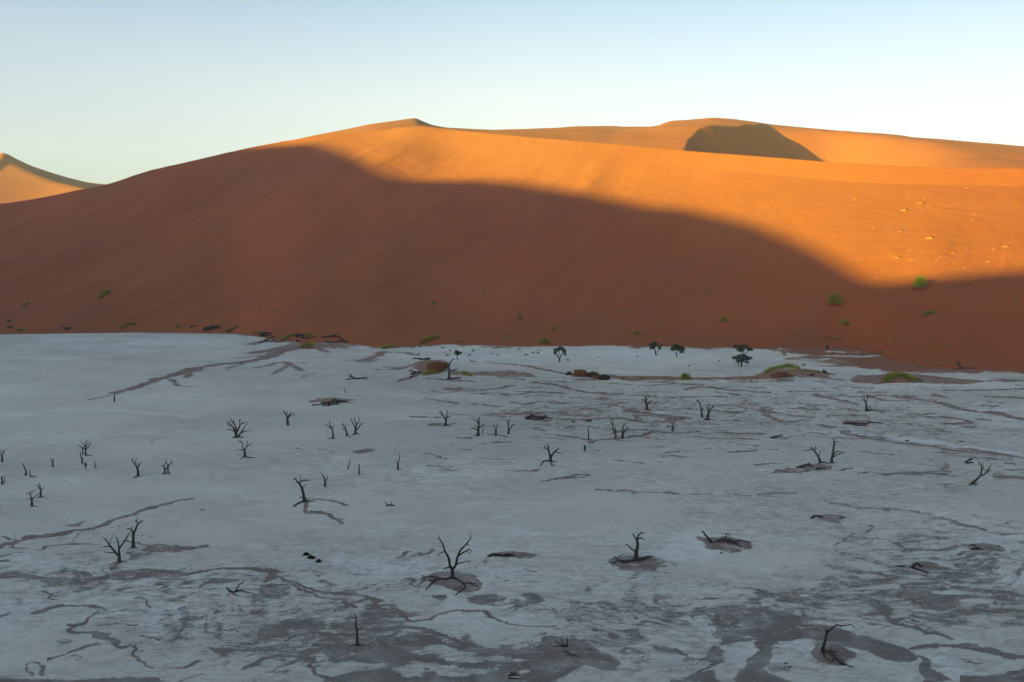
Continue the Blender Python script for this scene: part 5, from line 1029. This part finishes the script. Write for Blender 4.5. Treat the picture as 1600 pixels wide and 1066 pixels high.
for lab, pts, w, h, n, mt in [
 ('long bank of yellow-green grass draped over the widest red hummock', [(1196, 584), (1206, 579), (1218, 576), (1228, 574), (1238, 574.6), (1248, 578)], 10, 6.5, 900, M_NARA),
 ('green tuft hanging down the front of the widest red hummock', [(1233, 582), (1238, 583)], 6, 6, 160, M_NARAY),
 ('thin strip of yellow-green grass right of the widest red hummock', [(1256, 579.6), (1268, 581), (1280, 582.6)], 5, 4, 300, M_NARAY),
 ('broad green grass mound on the pan near the right edge', [(1382, 596), (1392, 591), (1404, 588), (1416, 590), (1428, 596)], 13, 8, 1100, M_NARA),
 ('loose strand of grass behind the broad green grass mound', [(1386, 586), (1394, 584.6), (1400, 582)], 5, 4, 160, M_NARA),
 ('thin tail of grass running right from the broad mound', [(1424, 591), (1432, 593), (1440, 595)], 5, 3.4, 160, M_NARA),
 ('yellow-green grass in front of the dark red hummock', [(660, 586), (668, 583), (676, 581), (684, 583)], 8, 5, 460, M_NARAY),
 ('green tuft right beside the dead tree with the curved arm', [(686, 579), (692, 578)], 7, 4.6, 200, M_NARA),
 ('yellow-green grass on the sand bar right of the dead tree with the curved arm', [(724, 584), (730, 586), (737, 588)], 8, 5, 360, M_NARAY),
 ('two-part green clump beside the drift east of the dark boulders', [(1000, 591), (1010, 592)], 6, 3, 120, M_NARA),
 ('low green tuft under the tree-topped drift in mid pan', [(917, 659), (923, 658.6)], 7, 3.4, 160, M_LEAF),
 ('faint green tuft at the left end of the same mid-pan drift', [(896, 660)], 7, 2.4, 90, M_LEAF),
 ('small green clump right of the dark brush hummocks', [(970, 593), (977, 593.6)], 7, 3.6, 150, M_NARA),
 ('small tuft on the sandy flat above the long grass bank', [(1253, 571.4), (1258, 571)], 5, 2.6, 90, M_NARA)]:
    bush(lab, pts, w, h, len(lab)*5+int(pts[0][0]), mt, GG, n=n, mound=h*.12)
for lab, p, w, h in [('topmost of three dark green bushes on a brown patch in the near pan', (478.4, 867.6), 7.5, 5), ('middle and widest of three dark green bushes on a brown patch', (485.8, 872.8), 10, 6), ('lowest of three dark green bushes on a brown patch', (497.6, 878.4), 8, 5)]:
    bush(lab, [p], w, h, int(p[0]), M_DKGREEN, 'three dark green bushes in the near pan', 'desert_bush', 'bush', n=420, mound=.4, stiff=.7)

# ------------------------------------------------------------------ eroded red hummocks with brush on the bar
def lump(label, px, py, w, h, seed, brush, red=True):
    rng = random.Random(seed); c = ground_pt(px, py); m = (c.y*cP-(c.z-H)*sP)/F; root = empty('eroded_hummock', c)
    mo = MB(); N = 28; rows = 12
    for i in range(rows):
        f = i/(rows-1); rr = math.cos(f*math.pi/2)**.75
        for k in range(N):
            a = 2*math.pi*k/N; x = math.cos(a)*w*.5*m*rr; y = math.sin(a)*w*.42*m*rr
            n = float(fbm(np.array([x*.35+seed]), np.array([y*.35+f*2]), seed, 4)[0])-.5
            s_ = 1+n*1.5
            mo.v.append(c+Vector((x*s_+f*w*.12*m, y*s_, h*m*(math.sin(f*math.pi/2)+n*1.1*(1-f*.4)*min(1, f*4))-.2*(i == 0))))
    for i in range(rows-1):
        for k in range(N): mo.f.append((i*N+k, i*N+(k+1) % N, (i+1)*N+(k+1) % N, (i+1)*N+k))
    mo.f.append(tuple((rows-1)*N+k for k in range(N)))
    mo.build('earth', M_EARTH if red else M_DARKWOOD, root, c)
    br = MB()
    for _ in range(brush):
        x = rng.uniform(-.5, .5)*w*m; y = rng.uniform(-.4, .1)*w*m; z = h*m*max(0, 1-(2*abs(x)/(w*m))**2)*rng.uniform(.6, 1.02)
        p = c+Vector((x, y, z)); d = Vector((rng.gauss(0, 1), rng.gauss(0, .6), rng.gauss(.25, .35))).normalized()*m*rng.uniform(1.4, 3.4)
        br.tube([p, p+d*.5+Vector((0, 0, .1*m)), p+d], [.3*m, .24*m, .1*m], 5, rng, .2)
    br.build('brushwood', M_DARKWOOD, root, c)
    tag(root, label, 'hummock', 'eroded hummocks in a row on the sand bar')
lump('small black heap of brush, first of the row of four hummocks', 889.4, 586, 10, 5, 301, 60, False)
lump('bare red-brown hummock, second of the row of four', 907, 587.4, 20, 9.5, 302, 55)
lump('red-brown hummock half covered in black brush, third of the row of four', 927.5, 589.6, 18, 9, 303, 110)
lump('low black brush hummock, last of the row of four', 943, 592.6, 17, 6.5, 304, 90, False)
lump('steep dark red hummock behind the grass and the dead tree with the curved arm', 683, 575, 30, 9, 305, 90)
lump('shadowy dark red hollow-sided hummock under the long grass bank', 1222, 588, 26, 7, 306, 40)

# ------------------------------------------------------------------ small sand hummocks on the lit slope
def hummock_proto(seed, tuft):
    rng = random.Random(seed); root = empty('sand_hummock', (0, 0, -900)); mo = MB(); N = 20; rows = 8
    for i in range(rows):
        f = i/(rows-1); rr = math.cos(f*math.pi/2)**1.2
        for k in range(N):
            a = 2*math.pi*k/N; s_ = 1+rng.uniform(-.07, .07); tail = 1.7 if math.cos(a) < 0 else .75
            mo.v.append(Vector((math.cos(a)*rr*tail*s_+f*.12, math.sin(a)*rr*.8*s_, math.sin(f*math.pi/2)**1.3*.85-.25*(i == 0))))
    for i in range(rows-1):
        for k in range(N): mo.f.append((i*N+k, i*N+(k+1) % N, (i+1)*N+(k+1) % N, (i+1)*N+k))
    mo.f.append(tuple((rows-1)*N+k for k in range(N)))
    mo.build('mound', M_HUMPALE, root)
    if tuft:
        gm = MB(); random.seed(seed)
        for _ in range(70):
            p = Vector((rng.gauss(.32, .3), rng.gauss(0, .3), .5)); gm.blade(p, p+Vector((rng.gauss(.15, .25), rng.gauss(0, .25), rng.uniform(.3, .62))), .09)
        gm.build('grass', M_NARAY if tuft == 1 else M_DKGREEN, root, smooth=False)
    return root
t = NT('pale_wind_sand'); t.col(t.mix(t.mapr(t.noise(t.pos(), 2.0, 4, .6), .3, .7), (.38, .13, .045), (.33, .11, .04))); M_HUMPALE = t.m
PR = [hummock_proto(401, 0), hummock_proto(402, 1), hummock_proto(403, 2)]
used_p = set()
LM = [(162, 461, 'the small slanting green bush'), (330, 512, 'the black stump heap'), (1437, 445, 'the largest round bush'), (1303, 470, 'the round bush in shade'), (1456, 490, 'the half-dead low bush'), (1320, 505, 'the small slanting bush'), (1131, 500, 'the bright green bush'),
      (995, 521, 'the yellow-green slope tuft'), (867, 514, 'the upright little bush'), (812, 496, 'the highest middle bush'), (850, 534, 'the dune-foot bush by the trees'), (678, 474, 'the lone dark little bush'), (670, 531, 'the long slanting bush'), (650, 200, 'the main dune peak'), (480, 541, 'the sandy rise'),
      (1158, 560, 'the stacked pair of trees'), (1057, 548, 'the round single-stem tree'), (1024, 546, 'the two-stemmed tree'), (874, 555, 'the open forked tree'), (714, 556, 'the smallest green tree'), (1292, 544, 'the lone dark shrub'), (1405, 590, 'the broad grass mound'), (1230, 578, 'the long grass bank'), (1503, 572, 'the raised fallen tree'),
      (1454, 372, 'the largest tufted hummock'), (1404, 403, 'the dark-tufted hummock'), (1573, 386, 'the double-topped hummock'), (1440, 318, 'the large elongated hummock'), (1511, 294, 'the pale lone hummock'), (1090, 198, 'the far dark dune face'), (1375, 434, 'the lit tip of the shadow edge'), (900, 205, 'the long crest'), (1587, 466, 'the far-right yellowish tuft'), (604, 544, 'the bush on the red tongue')]
seen_l = {}
def where(px, py, what):
    out = None
    for k, (x, y, nm) in enumerate(sorted(LM, key=lambda q: (q[0]-px)**2+((q[1]-py)*1.6)**2)[:9]):
        dx, dy = px-x, py-y; d = math.hypot(dx, dy)
        v = '' if abs(dy) < abs(dx)*.35 else ('below' if dy > 0 else 'above'); h_ = '' if abs(dx) < abs(dy)*.35 else ('right of' if dx > 0 else 'left of')
        dist = 'right beside' if d < 9 else 'close' if d < 28 else 'a little way' if d < 60 else 'some way' if d < 120 else 'far'
        if dist == 'right beside': dist = 'just'
        dirn = (v+' and '+h_) if v and h_ else (v or h_)
        out = '%s %s %s %s' % (what, dist, dirn, nm)
        if out not in seen_l: break
    seen_l[out] = 1
    return out
def hummock(px, py, r, kind, label, group):
    if label.startswith('one of'): label = where(px, py, {0: 'bare bright sand hummock', 1: 'dry-tufted hummock', 2: 'dark-tufted hummock'}[kind]).replace('a little way', 'near').replace('some way', 'well')
    P = on_dune(px, py); m = (P.y*cP-(P.z-H)*sP)/F; src = PR[kind]; rng = random.Random(int(px*7+py))
    if kind in used_p:
        root = src.copy(); COL.objects.link(root)
        for ch in list(src.children):
            c = ch.copy(); COL.objects.link(c); c.parent = root
    else: root = src; used_p.add(kind)
    root.location = P-Vector((0, 0, .1)); s_ = r*m*1.2; root.scale = (s_, s_, s_*rng.uniform(.5, .75)); root.rotation_euler = (0, 0, rng.uniform(-.25, .25))
    tag(root, label, 'hummock', group)
# (x, y, radius px, kind)
for lab, grp, pts in [
 ('one of the small bright hummocks scattered on the sunlit slope above mid-shadow', 'hummocks in the middle of the lit band', [(879, 276.5, 1.6, 0), (864, 281, 1.1, 0), (990, 265, 1.3, 0), (963, 274, 1, 0), (1052, 302, 1.6, 1), (1056, 291, 1.4, 0), (1072, 273, 1.6, 0), (1127, 282, 1.2, 0), (1160, 285, 1.7, 2), (952, 303, 1.5, 2), (1017, 317, 1.5, 2), (1187, 332, 1.6, 1), (1155, 350, 1.6, 2), (1037, 286, 1, 0)]),
 ('one of a short chain of hummocks left of the empty smooth lit slope', 'chain of hummocks at the left of the lit slope', [(1263, 296.5, 1.8, 0), (1235, 304, 1.7, 2), (1210, 314.5, 1.7, 0), (1218, 312, 1.2, 0), (1204, 324, 2.0, 2), (1258.5, 329, 1.4, 0), (1244, 341, 1.4, 0), (1229, 308, 1.0, 0)]),
 ('one of three hummocks in a slanting line below the smooth crest', 'three hummocks in a slanting line', [(1337, 312, 2.4, 1), (1331, 322, 2.0, 0), (1323, 329.5, 1.8, 0)]),
 ('one of a loose group of tufted hummocks in the upper lit slope', 'tufted hummocks in the upper lit slope', [(1370, 300.5, 1.7, 2), (1375, 306, 1.2, 0), (1422, 310, 2.0, 2), (1446, 310, 2.0, 2), (1452, 322, 1.8, 0), (1338, 347, 1.0, 0), (1372, 343, 1.2, 0), (1365, 356, 1.8, 1)]),
 ('one of the tufted hummocks just above the lower shadow edge', 'tufted hummocks near the lower shadow edge', [(1408, 362, 2.4, 2), (1422, 363, 1.6, 0), (1421, 392, 1.9, 1), (1425, 407.5, 2.4, 1), (1419, 406.5, 1.4, 0), (1464, 407, 1.9, 1), (1471, 401, 1.4, 0), (1480, 401, 1.4, 0), (1507, 418.5, 1.7, 1), (1369, 435, 2.0, 1), (1553.5, 390, 1.8, 0), (1328, 367, 1.2, 0)]),
 ('one of a tight cluster of bright hummocks near the right end of the lit slope', 'cluster of hummocks near the right end', [(1524, 333.5, 2.0, 2), (1519, 336, 1.6, 0), (1526, 337, 1.4, 0), (1521, 343, 2.2, 0)])]:
    for px, py, r, k in pts: hummock(px, py, r, k, lab, grp)
hummock(1414.5, 329, 3.6, 2, 'second largest bright hummock, with a dark tuft, in the upper lit slope', 'largest hummocks')
hummock(1439.5, 318, 3.6, 2, 'large elongated hummock between two smaller tufted ones', 'largest hummocks')
hummock(1454.5, 372.5, 4.2, 2, 'largest tufted hummock, in the middle of the right lit slope', 'largest hummocks')
hummock(1404, 403, 3.4, 2, 'hummock with the darkest tuft, nearest the tip of the lit sand', 'largest hummocks')
hummock(1491, 396, 3.2, 2, 'tufted hummock above the right part of the lower shadow edge', 'largest hummocks')
hummock(1573, 385.5, 3.8, 2, 'large double-topped hummock close to the right edge', 'largest hummocks')
hummock(1545, 409.5, 3.2, 1, 'low hummock with a tuft just above the shadow edge, far right', 'largest hummocks')
hummock(1511.5, 294, 2.3, 0, 'single pale hummock standing alone just below the crest', 'largest hummocks')
# ------------------------------------------------------------------ dry tufts in the shaded slope and on the sandy flat
def tuft_proto(seed, mat):
    rng = random.Random(seed); random.seed(seed); gm = MB()
    for _ in range(110):
        a = rng.uniform(0, 6.28); r = abs(rng.gauss(0, .5)); p = Vector((math.cos(a)*r, math.sin(a)*r*.8, -.05))
        gm.blade(p, p*1.25+Vector((rng.gauss(0, .2), rng.gauss(0, .2), rng.uniform(.35, .85))), .26)
    return gm.build('grass_tuft', mat, None, (0, 0, 0), smooth=False)
TP = [tuft_proto(501, M_DRY), tuft_proto(502, M_NARAY), tuft_proto(503, M_DKGREEN)]
tu = set()
def tuft(px, py, r, k, label, group):
    label = where(px, py, ('large ' if r > 2.1 else 'tiny ' if r < 1.35 else 'small ')+{0: 'dull sandy tuft', 1: 'yellowish tuft', 2: 'dark tuft'}[k])
    P = ground_pt(px, py); m = (P.y*cP-(P.z-H)*sP)/F; o = TP[k] if k not in tu else TP[k].copy()
    if k in tu: COL.objects.link(o)
    tu.add(k); o.location = P; o.scale = (r*m*(1.0 if k == 2 else 1.5),)*3; o.rotation_euler = (0, 0, px % 6); tag(o, label, 'grass tuft', group)
rg = random.Random(77)
for x, y, r in [(400, 365, 1), (524, 341, 1.6), (566, 342, 1.3), (590, 340, 1.6), (669, 357, 1.5), (635, 375, 1.2), (740, 365, 1.2), (705, 386, 1.6), (690, 391, 1.8), (711, 400, 1.2), (764, 405, 1.2), (600, 419, 1.6), (749, 393, 1), (1000, 391.5, 1.6), (948, 337, 1), (930, 319, 1.2), (764, 383, 1.4), (516, 426, 1), (1060, 394, 1)]:
    tuft(x, y, r, 2, 'tiny dark tuft on the smooth shaded dune face', 'dark specks of grass on the shaded dune face')
for x, y, r in [(407, 484, 2), (427, 486, 2), (514, 433, 1.4), (508, 444, 1.2), (755, 459.6, 2.2), (651, 461, 1.6), (655, 472, 1.4), (625, 494, 2), (604, 500, 1.6), (895, 464.6, 2), (975, 486.4, 2.2), (965, 481, 1.2), (981, 460, 1.6), (1100, 427.6, 2), (1156.5, 438, 2.6), (1155, 466.6, 2), (1181, 466, 1.8), (1103.5, 461.6, 2), (1054, 488, 1.8), (1008, 429.6, 1.4), (1484, 450, 2), (1573, 461, 2), (1203, 457, 1.6), (1218, 458, 1.8), (1525, 437.6, 1.8)]:
    tuft(x, y, r, 0, 'dull sandy tuft on the lower shaded slope', 'sandy tufts on the lower shaded slope')
for k in range(78):
    x = rg.uniform(1205, 1480); y = rg.uniform(522, 578)
    if y > 545+ (x-1200)*.12 + 14 and x < 1330: y = rg.uniform(525, 556)
    tuft(x, y, rg.uniform(1.0, 2.3), rg.choice([0, 1, 1]), 'small yellowish tuft on the sandy flat by the right end of the far pan', 'yellowish tufts on the sandy flat')
for k in range(30):
    x = rg.uniform(640, 1190); y = rg.uniform(542, 574) if x > 830 else rg.uniform(542, 556)
    if abs(x-1158) < 22 or abs(x-874) < 10 or abs(x-1040) < 30: continue
    tuft(x, y, rg.uniform(1.2, 2.4), 2, 'small dark tuft on its own sand speck on the far pan', 'dark specks on the far pan')

# ------------------------------------------------------------------ people
def person(label, px, py, height, face, col, seed, pose='walk', skirt=False, pack=None, group=None):
    Gp = ground_pt(px, py); root = empty('person', Gp); root.rotation_euler = (0, 0, face); s = height/1.75
    root.scale = (s, s, s)
    st = .17 if pose == 'walk' else .06
    J = {'pelvis': (0, 0, .95, .125), 'waist': (0, 0, 1.08, .115), 'chest': (0, .01, 1.28, .14), 'neckb': (0, .01, 1.45, .07), 'neck': (0, -.01, 1.52, .052), 'head': (0, -.02, 1.62, .085), 'top': (0, -.01, 1.70, .075)}
    E = [('pelvis', 'waist'), ('waist', 'chest'), ('chest', 'neckb'), ('neckb', 'neck'), ('neck', 'head'), ('head', 'top')]
    for sd, nm in ((-1, 'l'), (1, 'r')):
        f = st*sd
        J[nm+'hip'] = (.09*sd, 0, .90, .092); J[nm+'knee'] = (.10*sd, -f*.6, .50, .058); J[nm+'ank'] = (.10*sd, -f+.03, .09, .038); J[nm+'toe'] = (.11*sd, -f-.13, .035, .034)
        J[nm+'sh'] = (.19*sd, .01, 1.41, .058); 
        if pose == 'photo': el, wr = (.26*sd, -.12, 1.25), (.12*sd, -.30, 1.42)
        else: el, wr = (.25*sd, .03+f*.3, 1.14), (.25*sd, -.08+f*.7, .90)
        J[nm+'el'] = (*el, .042); J[nm+'wr'] = (*wr, .027)
        d = Vector(wr)-Vector(el); d.normalize(); J[nm+'palm'] = tuple(Vector(wr)+d*.07)+(.032,)
        E += [('pelvis', nm+'hip'), (nm+'hip', nm+'knee'), (nm+'knee', nm+'ank'), (nm+'ank', nm+'toe'), ('neckb', nm+'sh'), (nm+'sh', nm+'el'), (nm+'el', nm+'wr'), (nm+'wr', nm+'palm')]
        side = d.cross(Vector((0, 0, 1))); side = side.normalized() if side.length > .05 else Vector((0, 1, 0))
        for q in range(4):
            o_ = (q-1.5)*.02; l = (.075, .088, .082, .062)[q]
            p = Vector(J[nm+'palm'][:3])+side*o_+d*.035; p2 = p+d*l+Vector((-.012*sd, -.01, -.012))
            J[nm+'f%d' % q] = tuple(p)+(.0095,); J[nm+'g%d' % q] = tuple(p2)+(.0075,); E += [(nm+'palm', nm+'f%d' % q), (nm+'f%d' % q, nm+'g%d' % q)]
        p = Vector(J[nm+'wr'][:3])+d*.03+side*.035; J[nm+'th'] = tuple(p+d*.04+side*.02)+(.0095,); E += [(nm+'palm', nm+'th')]
    def skin(name, keys, mat, grow=0.0, sub=2):
        ks = [k for k in J if k in keys]; ix = {k: i for i, k in enumerate(ks)}
        ed = [(ix[a], ix[b]) for a, b in E if a in ix and b in ix]
        me = bpy.data.meshes.new(name); me.from_pydata([J[k][:3] for k in ks], ed, []); o = bpy.data.objects.new(name, me); COL.objects.link(o)
        md = o.modifiers.new('s', 'SKIN'); sv = me.skin_vertices[0].data
        for k, i in ix.items(): r = J[k][3]+grow; sv[i].radius = (r*(1.25 if k in ('chest', 'waist', 'pelvis') else 1), r)
        for i in range(len(ks)): sv[i].use_root = (i == 0)
        md2 = o.modifiers.new('u', 'SUBSURF'); md2.levels = sub; md2.render_levels = sub
        o.data.materials.append(mat); o.parent = root
        bpy.context.view_layer.update()
        dg = bpy.context.evaluated_depsgraph_get(); nm_ = bpy.data.meshes.new_from_object(o.evaluated_get(dg)); o.modifiers.clear(); o.data = nm_
        nm_.polygons.foreach_set('use_smooth', [True]*len(nm_.polygons))
        if not nm_.materials: nm_.materials.append(mat)
        return o
    skin('body', list(J), plain('skin', (.32, .18, .12)))
    skin('shirt', ['pelvis', 'waist', 'chest', 'neckb', 'lsh', 'rsh', 'lel', 'rel']+(['lwr', 'rwr'] if skirt or col.get('long') else []), plain('shirt_'+str(seed), col['top']), .022)
    if skirt:
        mb = MB(); mb.tube([(0, 0, 1.12), (0, 0, .9), (0, 0, .55), (0, 0, .22)], [.15, .19, .24, .29], 20); mb.build('long_skirt', plain('skirt_'+str(seed), col['leg']), root)
    else: skin('trousers', ['pelvis', 'lhip', 'rhip', 'lknee', 'rknee']+([] if col.get('shorts') else ['lank', 'rank']), plain('trousers_'+str(seed), col['leg']), .022)
    for sd in ('l', 'r'): skin('shoe', [sd+'ank', sd+'toe'], plain('shoe', (.03, .03, .03)), .014, 1)
    hm = bmesh.new(); bmesh.ops.create_uvsphere(hm, u_segments=16, v_segments=10, radius=.112)
    for v in hm.verts:
        v.co.y = v.co.y*1.1+.025; v.co.z = v.co.z*1.08+1.645
        if v.co.y < -.03 and v.co.z < 1.66: v.co.y += .07
    me = bpy.data.meshes.new('hair'); hm.to_mesh(me); hm.free(); me.materials.append(plain('hair', (.015, .012, .01))); o = bpy.data.objects.new('hair', me); COL.objects.link(o); o.parent = root
    fm = MB(); fm.tube([(0, -.085, 1.655), (0, -.118, 1.622), (0, -.10, 1.61)], [.010, .016, .008], 6)
    for sx in (-1, 1):
        fm.tube([(.085*sx, -.01, 1.60), (.097*sx, -.005, 1.63), (.088*sx, -.01, 1.655)], [.012, .016, .010], 6)
    fm.build('nose_and_ears', bpy.data.materials['skin'], root)
    em = MB()
    for sx in (-1, 1): em.tube([(.033*sx-.012, -.098, 1.645), (.033*sx+.012, -.098, 1.645)], [.009, .009], 6)
    em.tube([(-.024, -.098, 1.578), (.024, -.098, 1.578)], [.006, .006], 6); em.build('eyes_and_mouth', plain('dark_feature', (.05, .02, .02)), root)
    if pack:
        pk = bmesh.new(); bmesh.ops.create_cube(pk, size=1)
        for v in pk.verts: v.co = Vector((v.co.x*.30*(1-.15*(v.co.z > 0)), v.co.y*.20+.27, v.co.z*.48+1.24))
        bmesh.ops.bevel(pk, geom=pk.edges[:], offset=.05, segments=3, affect='EDGES')
        me = bpy.data.meshes.new('backpack'); pk.to_mesh(me); pk.free(); me.materials.append(plain('backpack', pack)); o = bpy.data.objects.new('backpack', me); COL.objects.link(o)
        for p in me.polygons: p.use_smooth = True
        o.location = (0, 0, 0); o.parent = root; o['label'] = 'dark backpack worn on the back'
    tag(root, label, 'person', group)
person('walker in a long black outfit standing alone in the middle of the pan', 913.7, 705.3, 1.78, 2.6, {'top': (.010, .010, .013), 'leg': (.012, .012, .016), 'long': 1}, 1, 'stand', skirt=True)
person('visitor in a light blue shirt and shorts with a dark backpack, beside a dead tree', 962.4, 687.2, 1.72, -1.3, {'top': (.13, .30, .62), 'leg': (.03, .03, .06), 'shorts': 1}, 2, 'photo', pack=(.02, .02, .018))
person('walker in a dark jacket and grey trousers near a group of snags on the left', 134.0, 733.2, 1.74, .5, {'top': (.012, .014, .024), 'leg': (.09, .10, .12), 'long': 1}, 3, 'walk')
